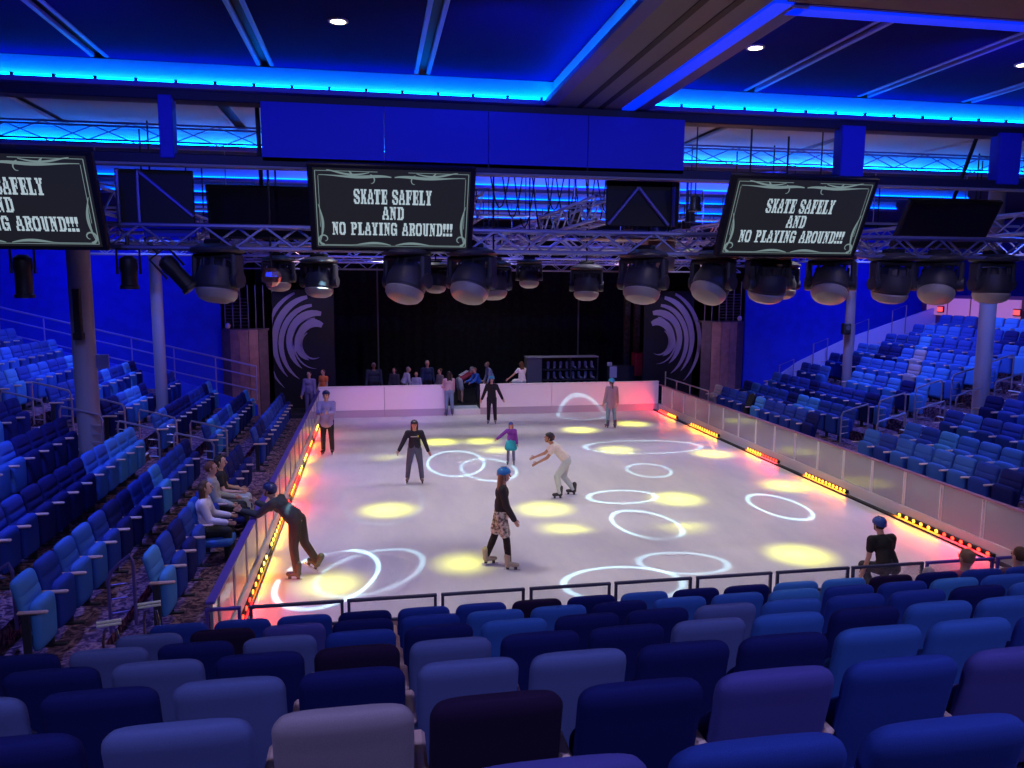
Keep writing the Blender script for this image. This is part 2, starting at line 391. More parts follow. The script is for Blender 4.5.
for lab, c_, d_ in (('painted blue spill glow along the right edge of the grey ceiling beam', (5.13, -19.2, 6.9), (.17, 3.9, .03)), ('painted blue spill glow across the near edge of the right ceiling tray', (9.6, -20.99, 6.9), (8.7, .17, .03))):
    t = thing('ledge_spill_glow', lab, 'light strip', c_)
    MB().rbox((0, 0, 0), d_, .005).build('spill_bar', led('spill_blue', .85, (.0, .03, 1)), t, smooth=0)  # glowing bar stands in for blue light spilled on the edge
cove('cove_light', 'deep blue cove strip at the near edge of the right ceiling tray', 5.25, 14, -21.1, 6.92, 'x', 1, m=blue2)
# rink ceiling: second tray, then dark rig ceiling with blue strips
panels(-9, 22, -16.7, -12.93, 7.2, greycl, [-3.05, -.3, 2.4, 5, 7.5, 9.9, 12.3, 15])
MB().box((6, -5.5, 7.15), (38, 14, .1)).build('rig_ceiling', mat('rig_ceiling_dark', (.015, .015, .05), .8), cl, smooth=0)
cove('cove_light', 'cyan blue cove strip behind the truss, seen through the openings above the screens', -9, 22, -12.9, 6.9, clips=False, face=.36, m=led('strong_cyan_led', 48, (.0, .20, 1)))
for y, lab in ((-9.2, 'nearest'), (-6.4, 'second nearest'), (-3.6, 'second farthest'), (-.8, 'farthest')):
    cove('cove_light', lab+' of four blue ceiling strips glimpsed through the rig over the ice', -5, 17, y, 6.85, clips=False, m=led('rig_blue_led', 9, (.0, .08, 1)))
for i, (x, lab) in enumerate(((1.54, 'round warm downlight in the left ceiling tray'), (5.95, 'round warm downlight in the right tray beside the grey beam'), (9.3, 'round warm downlight at the right edge of the picture'))):
    t = thing('downlight', lab, 'ceiling light', (x, -19.06, 7.2))
    MB().lathe([(.10, .0), (.10, -.012), (.075, -.016), (.075, 0)], 20).build('trim_ring', mat('downlight_ring', (.7, .66, .6), .4), t)
    MB().lathe([(.074, -.006), (.074, -.010)], 20).build('lamp', mat('warm_lamp', (1, .85, .6), .5, 0, 14), t)
    spot('downlight_beam', (x, -19.06, 7.15), (x, -19.06, 0), 90, (1, .8, .85), 120, .8, .06)
# header, posts, fascia and lower beam at the rink edge
t = thing('fascia_frame', 'dark blue steel frame of beams and square posts above the screens', 'frame', (0, -17.2, 6.1))
MB().rbox((4, .12, .75), (26, .26, .14), .01).build('header_beam', mat('frame_dark', (.02, .02, .05), .5), t, smooth=0)
MB().rbox((4, .10, .0), (26, .30, .12), .01).build('lower_beam', mat('frame_dark', (.02, .02, .05), .5), t, smooth=0)
MB().rbox((4, -.03, -.075), (26, .12, .03), .005).build('beam_flange', mat('flange_grey', (.30, .29, .30), .5), t, smooth=0)
for x, wd in ((-.53, .16), (8.36, .36), (10.84, .36), (-3.1, .19)):
    MB().rbox((x, .02, .36), (wd, .2, .72), .012).build('post', bluef, t, smooth=0)
for x0, x1 in ((.54, 2.0), (2.0, 3.3), (3.3, 4.6), (4.6, 5.92)):
    MB().rbox(((x0+x1)/2, -.02, .35), (x1-x0-.004, .06, .70), .006).build('fascia_panel', bluef, t, smooth=0)

# ------------------------------------------------------------------ trusses
trm = mat('truss_tube', (.34, .35, .52), .35, .5)
trb = mat('truss_tube_blue', (.10, .10, .38), .4, .4)
def truss(label, a, b, sz, m, step=.5, single=True, r=.026):
    a = Vector(a); b = Vector(b); d = b-a; L = d.length; ang = math.atan2(d.y, d.x)
    t = thing('truss', label, 'truss', a, ang)
    ch = None
    for y in (-sz/2, sz/2):
        for z in (-sz/2, sz/2):
            if ch is None: ch = MB().tube([(0, 0, 0), (L, 0, 0)], r, 6).build('chord', m, t, loc=(0, y, z))
            else: share(ch, 'chord', t, (0, y, z))
    if a.z < 6.5:
        for i in range(4): MB().tube([(L*(.14+.24*i), 0, -sz/2), (L*(.14+.24*i), 0, 7.15-a.z)], .014, 5).build('hanger_rod', black, t)
    n = max(1, int(L/step)); st = L/n
    up = MB().tube([(0, 0, -sz/2), (st, 0, sz/2)], r*.6, 5, False); dn = MB().tube([(0, 0, sz/2), (st, 0, -sz/2)], r*.6, 5, False)
    if single:
        u = d_ = None
        for i in range(n):
            for y in (-sz/2, sz/2):
                if (i+(y > 0)) % 2:
                    u = up.build('brace', m, t, loc=(i*st, y, 0)) if u is None else share(u, 'brace', t, (i*st, y, 0))
                else:
                    d_ = dn.build('brace', m, t, loc=(i*st, y, 0)) if d_ is None else share(d_, 'brace', t, (i*st, y, 0))
    else:
        mb = MB()
        for i in range(n):
            for y in (-sz/2, sz/2):
                mb.tube([(i*st, y, -sz/2 if i % 2 else sz/2), (i*st+st, y, sz/2 if i % 2 else -sz/2)], r*.6, 4, False)
            for z in (-sz/2, sz/2):
                mb.tube([(i*st, -sz/2 if i % 2 else sz/2, z), (i*st+st, sz/2 if i % 2 else -sz/2, z)], r*.6, 4, False)
        mb.build('bracing', m, t)['kind'] = 'stuff'
    return t
truss('dark truss with crossed braces crossing the blue cove in the upper openings', (-8, -14.0, 6.93), (15, -14.0, 6.93), .26, trb, .62, True, .016)
truss('long lilac truss carrying the row of big moving head lights', (-6, -16.95, 5.2), (15, -16.95, 5.2), .27, mat('truss_front_blue', (.15, .16, .40), .35, .4), .36)
for i, (y, z, lab) in enumerate(((-13.2, 5.45, 'first lilac cross truss beyond the light row'), (-10.0, 5.5, 'second lilac cross truss beyond the light row'), (-6.6, 5.5, 'third lilac cross truss beyond the light row'), (-3.2, 5.45, 'fourth lilac cross truss beyond the light row'), (-.2, 5.3, 'farthest lilac cross truss in front of the black curtain'))):
    truss(lab, (-5 if i < 3 else -3, y, z), (17 if i < 3 else 15.2, y, z), .32, trm, .42, False)
for x, lab in ((-1.6, 'lengthwise truss over the left edge of the ice'), (3.2, 'lengthwise truss left of the middle of the ice'), (5.2, 'bright lengthwise truss right of the centre screen'), (9.0, 'lengthwise truss over the right half of the ice'), (13.2, 'lengthwise truss over the right edge of the ice')):
    truss(lab, (x, -16.2, 5.75), (x, 0, 5.75), .34, trm, .5, False)
for z, y, lab in ((5.98, -12, 'upper'), (5.9, -8.2, 'middle'), (5.75, -4.9, 'lower')):
    t = thing('lighting_pipe', lab+' grey lighting pipe slung across the rig above the ice', 'pipe', (-4, y, z))
    MB().tube([(0, 0, 0), (20, 0, 0)], .03, 8).build('pipe', trm, t)
    for k in range(9): MB().tube([(1+k*2.2, 0, .02), (1+k*2.2, 0, 7.1-z)], .012, 5).build('hanger', trm, t)
# cables drooping in the rig
for k in range(9):
    x = 4.0+k*.28; y = -12.3+.2*(k % 3)
    MBc = MB().tube([(x+.5*u, y, 7.12-1.7*math.sin(PI*u)*(0.6+.1*(k % 4))) for u in [i/10 for i in range(11)]], .014, 5)
    tag(MBc.build('cable', black), ('first second third fourth fifth sixth seventh eighth ninth'.split()[k])+' from left of the black cables drooping right of the centre screen', 'cable', 'drooping rig cables')
# dark back panels behind braces, hung under the lower beam
def scrim(label, x0, x1, z0, z1, y, diag, posts, blue=False):
    t = thing('scrim_panel', label, 'panel', ((x0+x1)/2, y, z0)); W = x1-x0; Hh = z1-z0
    MB().rbox((0, .05, Hh/2), (W, .05, Hh), .008).build('black_sheet', bluef if blue else black, t, smooth=0)
    for a, b in diag: MB().tube([(a[0]-(x0+x1)/2, 0, a[1]-z0), (b[0]-(x0+x1)/2, 0, b[1]-z0)], .025, 6).build('brace', trb, t)
    for x in posts: MB().tube([(x-(x0+x1)/2, 0, 0), (x-(x0+x1)/2, 0, Hh)], .025, 6).build('post', trb, t)
scrim('black panel behind two steel posts between left and centre screens', -1.2, -.32, 5.35, 6.0, -17.0, [((-.93, 5.97), (-.33, 5.45))], [-1.18, -.95])
scrim('plain blue panel below the braced black panel at left', -.93, -.32, 5.2, 5.36, -16.95, [], [], True)
scrim('black panel behind V shaped braces between centre and right screens', 4.98, 6.02, 5.44, 6.05, -16.9, [((5.0, 5.46), (5.42, 5.96)), ((5.42, 5.96), (5.86, 5.46))], [5.93])
t = thing('duct_box', 'taupe metal duct box hanging beside the right screen', 'duct', (5.95, -16.3, 4.85))
MB().rbox((0, 0, .22), (.42, .3, .44), .015).build('casing', mat('taupe_metal', (.34, .29, .26), .5), t, smooth=0)
for dx in (-.15, .15): MB().tube([(dx, 0, .42), (dx, 0, 2.3)], .012, 6).build('hanger_rod', blackm, t)
MB().rbox((-.5, -.1, .44), (1.3, .5, .03), .008).build('shelf', mat('taupe_metal', (.34, .29, .26), .5), t, smooth=0)

# ------------------------------------------------------------------ screens
GL = {
'S': ".#####. ##..### ##...## ####... .#####. ...#### ##...## ###..## .#####.", 'K': "###.### .##.##. .##.##. .####.. .####.. .#####. .##.##. .##.##. ###.###",
'A': "..###.. ..###.. ..#.##. .##.##. .##.##. .#####. ##...## ##...## ###.###", 'T': "####### #.###.# #.###.# ..###.. ..###.. ..###.. ..###.. ..###.. .#####.",
'E': "####### .###..# .###..# .###.#. .#####. .###.#. .###..# .###..# #######", 'F': "####### .###..# .###..# .###.#. .#####. .###.#. .###... .###... #####..",
'L': "#####.. .###... .###... .###... .###... .###... .###..# .###..# #######", 'Y': "###.### .##.##. .##.##. ..###.. ..###.. ..###.. ..###.. ..###.. .#####.",
'N': "###.### .###.#. .###.#. .#####. .#.###. .#.###. .#..##. .#..##. ###..#.", 'D': "######. .##.### .##..## .##..## .##..## .##..## .##..## .##.### ######.",
'O': ".#####. ###.### ##...## ##...## ##...## ##...## ##...## ###.### .#####.", 'P': "######. .##.### .##..## .##.### .#####. .##.... .##.... .##.... #####..",
'I': "##### .###. .###. .###. .###. .###. .###. .###. #####", 'G': ".#####. ###.### ##...## ##..... ##.#### ##..### ##...## ###.### .####.#",
'R': "######. .##.### .##..## .##.### .#####. .##.##. .##.##. .##..## ####.##", 'U': "###.### .##.##. .##.##. .##.##. .##.##. .##.##. .##.##. .##.##. ..####.",
'!': "### ### ### ### .#. .#. ... ### ###", ' ': ".... .... .... .... .... .... .... .... ...."}
def lettering(mb, text, cx, cz, W, Hh, y):
    rows = [''] * 9
    for ch in text:
        g = GL[ch].split()
        for i in range(9): rows[i] += g[i]+'.'
    n = len(rows[0])-1; cw = W/n; chh = Hh/9
    for i, r in enumerate(rows):
        k = 0
        while k < n:
            if r[k] == '#':
                k2 = k
                while k2 < n and r[k2] == '#': k2 += 1
                x0 = cx-W/2+k*cw; x1 = cx-W/2+k2*cw; z1 = cz+Hh/2-i*chh; z0 = z1-chh
                mb.add([(x0, y, z0), (x1, y, z0), (x1, y, z1), (x0, y, z1)], [(0, 1, 2, 3)]); k = k2
            else: k += 1
def ribbon(mb, pts, ws, y):
    n = len(pts); vs = []
    for i, (x, z) in enumerate(pts):
        a = pts[max(i-1, 0)]; b = pts[min(i+1, n-1)]; dx, dz = b[0]-a[0], b[1]-a[1]; l = math.hypot(dx, dz) or 1
        w_ = ws(i/(n-1)); vs += [(x-dz/l*w_, y, z+dx/l*w_), (x+dz/l*w_, y, z-dx/l*w_)]
    mb.add(vs, [(2*i, 2*i+1, 2*i+3, 2*i+2) for i in range(n-1)])
lit = mat('lit_screen_letters', (.01, .01, .01), .5, 0, .62, (.66, .84, .95))
orn = mat('lit_screen_ornament', (.01, .01, .01), .5, 0, .30, (.55, .78, .80))
scrm = mat('screen_face_on', (.02, .02, .02), .3, 0, .013, (.8, .85, 1), spec=.2)
SW, SH = 1.98, 1.08
def screen(label, x, y=-17.4, z=5.54, ti=25):
    t = thing('hanging_screen', label, 'screen', (x, y, z)); t.rotation_euler = (math.radians(ti), 0, 0)
    MB().rbox((0, .05, 0), (SW+.03, .09, SH+.02), .012).build('bezel', blackm, t, smooth=0)
    p_ = MB().box((0, .0, 0), (SW-.10, .012, SH-.08)).build('screen_panel', scrm, t, smooth=0)
    y = -.0085
    for tx, cz, lw, lh in (('SKATE SAFELY', .165, .94, .185), ('AND', -.04, .26, .165), ('NO PLAYING AROUND!!!', -.245, 1.48, .165)):
        mb = MB(); lettering(mb, tx, 0, cz, lw, lh, y); mb.build('lettering', lit, p_, smooth=0)['kind'] = 'stuff'
    mb = MB(); W, Hh = SW/2-.075, SH/2-.07
    for s in (-1, 1):
        U = [i/16 for i in range(17)]
        ribbon(mb, [(s*(.02+(W-.06)*u), Hh-.05+.035*math.cos(u*5)*(1-u)-.015*(1-u)**4*3) for u in U], lambda u: .004+.022*math.sin(PI*min(1, u*1.0+.04))*(1-u)**.8, y)
        ribbon(mb, [(s*(.28+.5*u), Hh-.01-.03*math.sin(u*4)) for u in U], lambda u: .004+.008*math.sin(PI*u), y)
        ribbon(mb, [(s*(.27-.05*math.sin(a*.9)), Hh-.09+.05*math.cos(a)) for a in [i*.28 for i in range(13)]], lambda u: .008*(1-u)+.003, y)
        ribbon(mb, [(s*(.46+.06*u), Hh-.03+.07*(u-.5)) for u in U], lambda u: .009*math.sin(PI*u)+.002, y)
        ribbon(mb, [(s*W, Hh-2*Hh*u) for u in U], lambda u: .0045, y)
        ribbon(mb, [(s*(W-.035), Hh-.06-(2*Hh-.3)*u) for u in U], lambda u: .003, y)
        ribbon(mb, [(s*(W-.02-.045*math.sin(PI*u)), -Hh+.03+.5*u) for u in U], lambda u: .004+.012*math.sin(PI*u)**2, y)
        ribbon(mb, [(s*(W-.075+(.062-.008*a)*math.cos(a)), -Hh+.085+(.062-.008*a)*math.sin(a)) for a in [i*.35-1.5 for i in range(18)]], lambda u: .011*(1-u)+.004, y)
        ribbon(mb, [(s*(.03+(W-.06)*u), -Hh+.012+.035*math.sin(PI*min(1, u*1.9))*(1-u)) for u in U], lambda u: .004+.012*math.sin(PI*min(1, u*2)), y)
        ribbon(mb, [(s*W*u, -Hh) for u in U], lambda u: .0035, y)
        ribbon(mb, [(s*W*(.2+.8*u), Hh) for u in U], lambda u: .0035, y)
    mb.build('scroll_border', orn, p_, smooth=0)
    r_ = math.radians(ti); wy, wz = -17.1-t.location.y, 6.08-t.location.z; by_, bz_ = wy*math.cos(r_)+wz*math.sin(r_), wz*math.cos(r_)-wy*math.sin(r_)
    for dx in (-.6, .6):
        MB().tube([(dx, .09, .2), (dx, by_, bz_)], .022, 6).build('bracket', blackm, t)
    return t
screen('left hanging screen, cut off by the picture edge, skate safely notice', -2.09, -17.94, 5.5, 22)
screen('centre hanging screen with skate safely notice in white western letters', 2.09)
screen('right hanging screen with skate safely notice, seen leaning at an angle', 7.24, -17.85, 5.5)
def offscreen(label, x, y, z, W, Hh, ti, rz):
    t = thing('monitor', label, 'monitor', (x, y, z), rz); t.rotation_euler = (ti, 0, rz)
    MB().rbox((0, 0, 0), (W, .09, Hh), .012).build('casing', blackm, t, smooth=0)
    MB().box((0, -.047, 0), (W-.08, .01, Hh-.08)).build('dark_panel', mat('screen_face_off', (.006, .006, .014), .25, spec=.5), t, smooth=0)
    MB().tube([(0, .05, .2), (0, .05+.3*math.sin(ti), 7.22-z)], .03, 8).build('hanger', blackm, t)
offscreen('dark switched off monitor hanging left of the centre screen', .36, -16.0, 5.60, 1.42, .72, math.radians(12), 0)
offscreen('dark switched off monitor hanging right of the right screen', 10.75, -16.2, 5.62, 1.62, .82, math.radians(30), 0)

# ------------------------------------------------------------------ moving head lights
lensm = mat('ice_lit_lens', (.30, .285, .26), .35, spec=.4)  # pale colour carries the ice bounce on the head undersides
hblk = mat('head_casing', (.035, .035, .05), .42)
def moving_head(name):
    t = thing(name, 'x', 'stage light')
    MB().lathe([(.10, .13), (.20, .12), (.33, .07), (.345, .04), (.33, .015), (.2, 0)], 24).build('base', hblk, t)
    MB().rbox((0, 0, .15), (.3, .16, .07), .02).build('clamp', blackm, t, smooth=0)
    yk = MB()
    yk.rbox((0, 0, -.03), (.66, .18, .07), .02)
    for s in (-1, 1): yk.rbox((s*.305, 0, -.20), (.07, .20, .40), .025); yk.lathe([(.10, -.05), (.11, 0), (.10, .05)], 14, Matrix.Translation((s*.305, 0, -.33)) @ Matrix.Rotation(PI/2, 4, 'Y'))
    yk.build('yoke', hblk, t)
    h = bpy.data.objects.new('head', None)
    hb = MB().lathe([(.04, .26), (.14, .25), (.20, .205), (.225, .15), (.245, .145), (.25, .10), (.268, .04), (.272, -.03), (.265, -.10), (.255, -.105), (.245, -.16)], 24)
    for k in range(10):
        a = 2*PI*k/10; hb.rbox((0, 0, 0), (.03, .05, .16), .008, Matrix.Rotation(a, 4, 'Z') @ Matrix.Translation((.222, 0, .17)))
    hd = hb.build('head', hblk, t, loc=(0, 0, -.33))
    MB().lathe([(.252, -.13), (.262, -.15), (.25, -.20), (.215, -.25), (.14, -.285), (.02, -.298)], 24).build('lens', lensm, hd)
    return t, hd
mh0, hd0 = moving_head('moving_head_light')
first = [True]; MHL = []
def place_mh(x, y, z, label, tilt, pan, s=1.0):
    r = mh0 if first[0] else dup(mh0, (0, 0, 0), 0)
    first[0] = False
    r.location = (x, y, z); r.rotation_euler = (0, 0, math.radians(pan)); r.scale = (s, s, s); MHL.append(r); r['label'] = label; r['group'] = 'moving head lights on the front truss'
    for c in r.children:
        if c.name.startswith('head'): c.rotation_euler = (math.radians(tilt), 0, 0)
for x, lab, ti, pa in ((-.08, 'big round moving head light under the left monitor, isolated from the others', -10, -30), (2.27, 'big moving head light below the left half of the centre screen', -22, -40),
        (3.12, 'moving head light below the right corner of the centre screen', -28, -35), (5.5, 'big moving head light beside the taupe duct box', -18, -40), (6.52, 'moving head light with bright tilted lens under the left edge of the right screen', -34, -60),
        (7.36, 'dark moving head light below the middle of the right screen', 12, 6), (8.34, 'moving head light with pale lens below the right end of the right screen', -28, -40), (9.32, 'dark moving head light below the left end of the right monitor', 10, 4),
        (10.08, 'moving head light with pale lens below the right end of the right monitor', -28, -45), (11.0, 'moving head light cut off by the right edge of the picture', 0, 0)):
    place_mh(x, -16.95, 5.0, lab, ti, pa, .98)
for x, y, z, lab, s in ((2.75, -15.6, 4.78, 'small moving head light hanging behind the centre screen lights', .6), (4.25, -15.2, 4.86, 'small moving head hanging alone between centre screen and duct box', .6), (3.65, -15.4, 4.8, 'small dark moving head right of the centre screen corner', .8),
        (5.35, -14.6, 4.78, 'small moving head peeking out left of the duct box light', .8), (8.95, -14.5, 4.86, 'small moving head half hidden behind the lights right of the right screen', .9), (.45, -15.2, 4.86, 'small moving head with a coppery lens right of the isolated big light', .7), (1.0, -14.6, 4.85, 'dark moving head left of the centre screen above the swirl', .85)):
    place_mh(x, y, z+.1, lab, -8, random.uniform(-20, 20), s)
    MB().tube([(0, 0, .1), (0, 0, (7.22-z)/s)], .02, 6).build('hanger_rod', blackm, MHL[-1])
def can_light():
    t = thing('par_can', 'black can light hanging in the rig above the ice', 'stage light', group='par cans in the rig')
    MB().lathe([(.03, .20), (.085, .16), (.09, .0), (.10, -.02), (.10, -.06), (.07, -.06)], 12).build('can', blackm, t)
    MB().tube([(-.115, 0, .05), (-.115, 0, .26), (.115, 0, .26), (.115, 0, .05)], .012, 5).build('yoke', blackm, t)
    MB().tube([(0, 0, .2), (0, 0, 1.33)], .012, 5).build('hanger_rod', blackm, t)
    return t
c0 = can_light()
for i, (x, y) in enumerate(CANS):
    r = c0 if i == 0 else dup(c0, (0, 0, 0), 0)
    r.location = (x, y, 5.87)
def profile_spot(label, x, y, z, ax, ln=.42):
    t = thing('profile_spotlight', label, 'stage light', (x, y, z)); t.rotation_euler = ax
    MB().lathe([(.05, .1), (.10, .06), (.11, -.05), (.095, -.1), (.095, -ln), (.11, -ln-.01), (.11, -ln-.05), (.08, -ln-.05)], 14).build('barrel', blackm, t)
    MB().tube([(-.13, 0, -.12), (-.13, 0, .18), (.13, 0, .18), (.13, 0, -.12)], .016, 6).build('yoke', blackm, t)
    MB().tube([(0, 0, .18), (0, 0, .34)], .022, 6).build('hook', blackm, t)
    MB().lathe([(.09, -ln-.045), (.02, -ln-.055)], 14).build('lens', lensm, t)
profile_spot('slim black spotlight hanging straight down at the far left', -2.25, -17.085, 4.86, (0, 0, 0), .36)
profile_spot('small black spotlight hanging down between the two left columns', -1.08, -17.085, 4.86, (0, 0, 0), .25)
profile_spot('black spotlight with pale lens tilted right beside the big isolated light', -.62, -17.085, 4.86, (0, math.radians(-40), 0), .34)
# disco ball-like copper reflector
t = thing('copper_reflector', 'small coppery faceted reflector glinting beside the isolated big light', 'reflector', (.52, -16.6, 4.72))
MB().ell((0, 0, 0), (.13, .1, .13), n=9, m=6).build('facets', mat('copper', (.7, .38, .25), .25, .9), t, smooth=0)
MB().tube([(0, 0, .12), (0, 0, 2.5)], .015, 6).build('hanger', blackm, t)

# ------------------------------------------------------------------ rink barriers
gl_r = glass_mat('scuffed_plexi', (.86, .86, .90), .46, 2.6)
gl_l = glass_mat('clear_plexi', (.90, .90, .94), .14, 1.6)
gl_n = glass_mat('near_plexi', (.95, .95, .97), .03, .5)
def side_glass(label, x, s, gm, railm, postm, ztp):
    t = thing('glass_barrier', label, 'barrier', (x, -18.2, 0))
    MB().rbox((0, 9.1, .12), (.07, 18.2, .26), .006).build('kick_board', mat('kick_board_white', (.60, .57, .60), .45), t, smooth=0)
    y0 = -.0; n = 17; pt = 1.03; pane = post = None
    for i in range(n+1):
        ya = .42+pt*i-1.03 if i else 0; ya = max(0, ya); yb = min(18.2, .42+pt*(i+1)-1.03)
        if yb-ya < .05: continue
        MB().box((0, (ya+yb)/2, (.25+ztp)/2), (.014, yb-ya-.05, ztp-.25)).build('glass_panel', gm, t, smooth=0)
        for yy in (ya+.028, yb-.028):
            if post is None: post = MB().rbox((0, 0, (.25+ztp)/2), (.035, .022, ztp-.25), .004).build('post', postm, t, smooth=0, loc=(0, yy, 0))
            else: share(post, 'post', t, (0, yy, 0))
    MB().rbox((s*.005, 9.1, ztp+.012), (.09 if s > 0 else .11, 18.2, .035), .008).build('top_rail', railm, t, smooth=0)
    return t
side_glass('long right hand glass barrier of framed scuffed panels beside the ice', 12.33, 1, gl_r, mat('maroon_cap', (.30, .13, .20), .45), mat('pale_post', (.9, .88, .82), .4), .95)
side_glass('long left hand glass barrier with purple top rail beside the ice', -.085, -1, gl_l, railb, mat('thin_post', (.35, .33, .38), .4), .95)
def channel(label, x, w_=.05):
    t = thing('light_channel', label, 'channel', (x, -18.2, 0))
    MB().rbox((0, 9.1, .012), (w_, 18.2, .05), .006).build('black_lip', black, t, smooth=0)
    return t
channel('black lip channel along the foot of the right glass barrier', 12.15, .11)
channel('black lip channel along the foot of the left glass barrier', .01)
def batten(label, x, y0, y1, s, cols):
    t = thing('led_batten', label, 'light', (x, (y0+y1)/2, .05)); L = abs(y1-y0)
    MB().rbox((0, 0, 0), (.07, L, .07), .01).build('housing', blackm, t, smooth=0)
    n = 12; ln = {}
    for i in range(n):
        c = cols[i*len(cols)//n]; yy = -L/2+L*(i+.5)/n
        m = mat('led_'+c, {'red': (1, .04, .02), 'amber': (1, .30, .03), 'yellow': (1, .62, .10)}[c], .4, 0, 7 if c != 'red' else 6)
        if c not in ln: ln[c] = MB().lathe([(.036, 0), (.036, .012), (.024, .018)], 8, Matrix.Rotation(-s*PI/2, 4, 'Y') @ Matrix.Translation((0, 0, .034)) ).build('lens', m, t, loc=(0, yy, .01))
        else: share(ln[c], 'lens', t, (0, yy, .01))
    seg = len(cols)
    for j, c in enumerate(cols):
        yy = (y0+y1)/2-L/2+L*(j+.5)/seg
        area('batten_glow', (x-s*.06, yy, .09), (x-s*1.4, yy, .0), (16 if s > 0 else 8)*L/seg*(2.4 if c == 'red' else 1.2 if c == 'amber' else .7), {'red': RED, 'amber': AMB, 'yellow': YEL}[c], L/seg, .05)
RB = [(-1.95, -.35, 'farthest', ['amber', 'red']), (-5.3, -3.2, 'second farthest', ['amber', 'amber']), (-8.9, -7.2, 'middle', ['red', 'amber']), (-11.9, -10.2, 'second nearest', ['amber', 'amber']), (-16.1, -13.6, 'nearest', ['red', 'red', 'amber', 'amber'])]
for a, b, lab, cols in RB: batten(lab+' glowing LED batten at the foot of the right glass', 12.26, a, b, 1, cols)
LB = [(-3.6, -1.6, 'farthest', ['red', 'yellow']), (-6.9, -4.2, 'second farthest', ['yellow', 'red', 'amber']), (-10.2, -7.4, 'middle', ['amber', 'red', 'yellow']), (-13.6, -10.6, 'second nearest', ['yellow', 'amber', 'red']), (-17.6, -14.0, 'nearest', ['red', 'red', 'amber', 'yellow'])]
for a, b, lab, cols in LB: batten(lab+' glowing LED batten at the foot of the left glass', -.06, a, b, -1, cols)
# back boards
def boards(label, xs):
    t = thing('dasher_board', label, 'barrier', (xs[0], .05, 0))
    for a, b in zip(xs, xs[1:]):
        MB().rbox(((a+b)/2-xs[0], 0, .66), (b-a-.012, .10, .82), .008).build('board_panel', white, t, smooth=0)
        MB().rbox(((a+b)/2-xs[0], -.01, .125), (b-a-.006, .11, .25), .006).build('kick_strip', mat('kick_strip_grey', (.42, .40, .46), .5), t, smooth=0)
    MB().rbox(((xs[0]+xs[-1])/2-xs[0], 0, 1.085), (xs[-1]-xs[0], .14, .03), .008).build('cap_rail', white, t, smooth=0)
boards('left run of white dasher boards at the far end, tinted violet', [-.1, 2.15, 4.38])
boards('right run of white dasher boards at the far end, right of the gate', [5.55, 8.19, 10.25, 12.3])
t = thing('gate_step', 'low pale step mat in the open gate of the far boards', 'step', (4.97, .4, 0))
MB().rbox((0, 0, .10), (1.16, .9, .2), .01).build('step_block', mat('step_pale', (.62, .64, .68), .5), t, smooth=0)
MB().rbox((0, .1, .21), (1.0, .6, .015), .004).build('mat', mat('step_mat', (.45, .52, .62), .8), t, smooth=0)
# near barrier sections
EDG = [(-.15, .25), (.34, 1.42), (1.46, 2.53), (2.58, 3.62), (3.68, 4.73), (4.78, 5.82), (5.88, 6.94), (7.0, 8.06), (8.1, 9.18), (9.22, 10.28), (10.33, 11.4), (11.45, 12.4)]
ORD = ['short end', 'second', 'third', 'fourth', 'fifth', 'sixth', 'seventh', 'eighth', 'ninth', 'tenth', 'eleventh', 'twelfth']
for (a, b), o in zip(EDG, ORD):
    t = thing('railing_section', o+' dark framed railing section from the left along the near edge of the ice', 'railing', ((a+b)/2, -18.2, .6))
    if o == 'short end': t['label'] = 'short end railing section at the left corner, below the long purple rail'
    W = b-a; rm = railb if (a < 0 or a > 9.2) else mat('dark_rail_paint', (.05, .05, .10), .4)
    MB().rbox((0, 0, .285), (W, .05, .035), .008).build('top_rail', rm, t, smooth=0)
    for x in (-W/2+.02, W/2-.02): MB().rbox((x, 0, .14), (.035, .045, .29), .006).build('post', rm, t, smooth=0)
    MB().rbox((0, 0, .015), (W, .04, .03), .005).build('bottom_rail', rm, t, smooth=0)
    MB().box((0, 0, .15), (W-.08, .01, .24)).build('glass_pane', gl_n, t, smooth=0)

# ------------------------------------------------------------------ seats
SEATC = {'dark navy': (.012, .016, .13), 'royal blue': (.025, .055, .33), 'mid blue': (.045, .13, .50), 'sky blue': (.07, .24, .62), 'pale grey lavender': (.33, .27, .35), 'dark plum': (.022, .010, .045), 'violet blue': (.08, .075, .34), 'slate blue': (.11, .14, .38)}
SM = {k: mat('fabric_'+k.replace(' ', '_'), c, .92, noise=.12, nscale=300, bump=.25, bscale=500, spec=.1) for k, c in SEATC.items()}
def stack(rows, n=20, sup=3.2):
    """rows: (z, halfwidth, y centre, halfthickness) superellipse rings"""
    vs = []; fs = []
    for row in rows:
        z, hw, yc, ht0 = row[:4]
        for k in range(n):
            a = 2*PI*k/n; ca, sa = math.cos(a), math.sin(a); ht = row[4] if len(row) > 4 and sa < -.01 else ht0
            vs.append((hw*math.copysign(abs(ca)**(2/sup), ca), yc+ht*math.copysign(abs(sa)**(2/sup), sa), z))
    for i in range(len(rows)-1):
        for k in range(n): fs.append((i*n+k, i*n+(k+1) % n, (i+1)*n+(k+1) % n, (i+1)*n+k))
    fs.append(tuple(range(n))[::-1]); fs.append(tuple((len(rows)-1)*n+k for k in range(n)))
    return vs, fs
def back_rows():
    R = []; r = .075
    for z, e in ((.36, -.012), (.375, 0), (.60, 0), (.655, .004), (.668, -.008), (.681, .004), (.72, .006), (.762, .004), (.775, -.008), (.788, .004), (.83, .008)):
        R.append((z, .252+(min(e, 0)*.3 if z < .37 else 0), .13*(.95-z)/.55+.0, .046+e, .048))
    for i in range(7):
        a = PI/2*i/6; z = .875+r*math.sin(a); R.append((z, .252-r*(1-math.cos(a)), .13*(.95-z)/.55, .052-.034*(1-math.cos(a))))
    return R
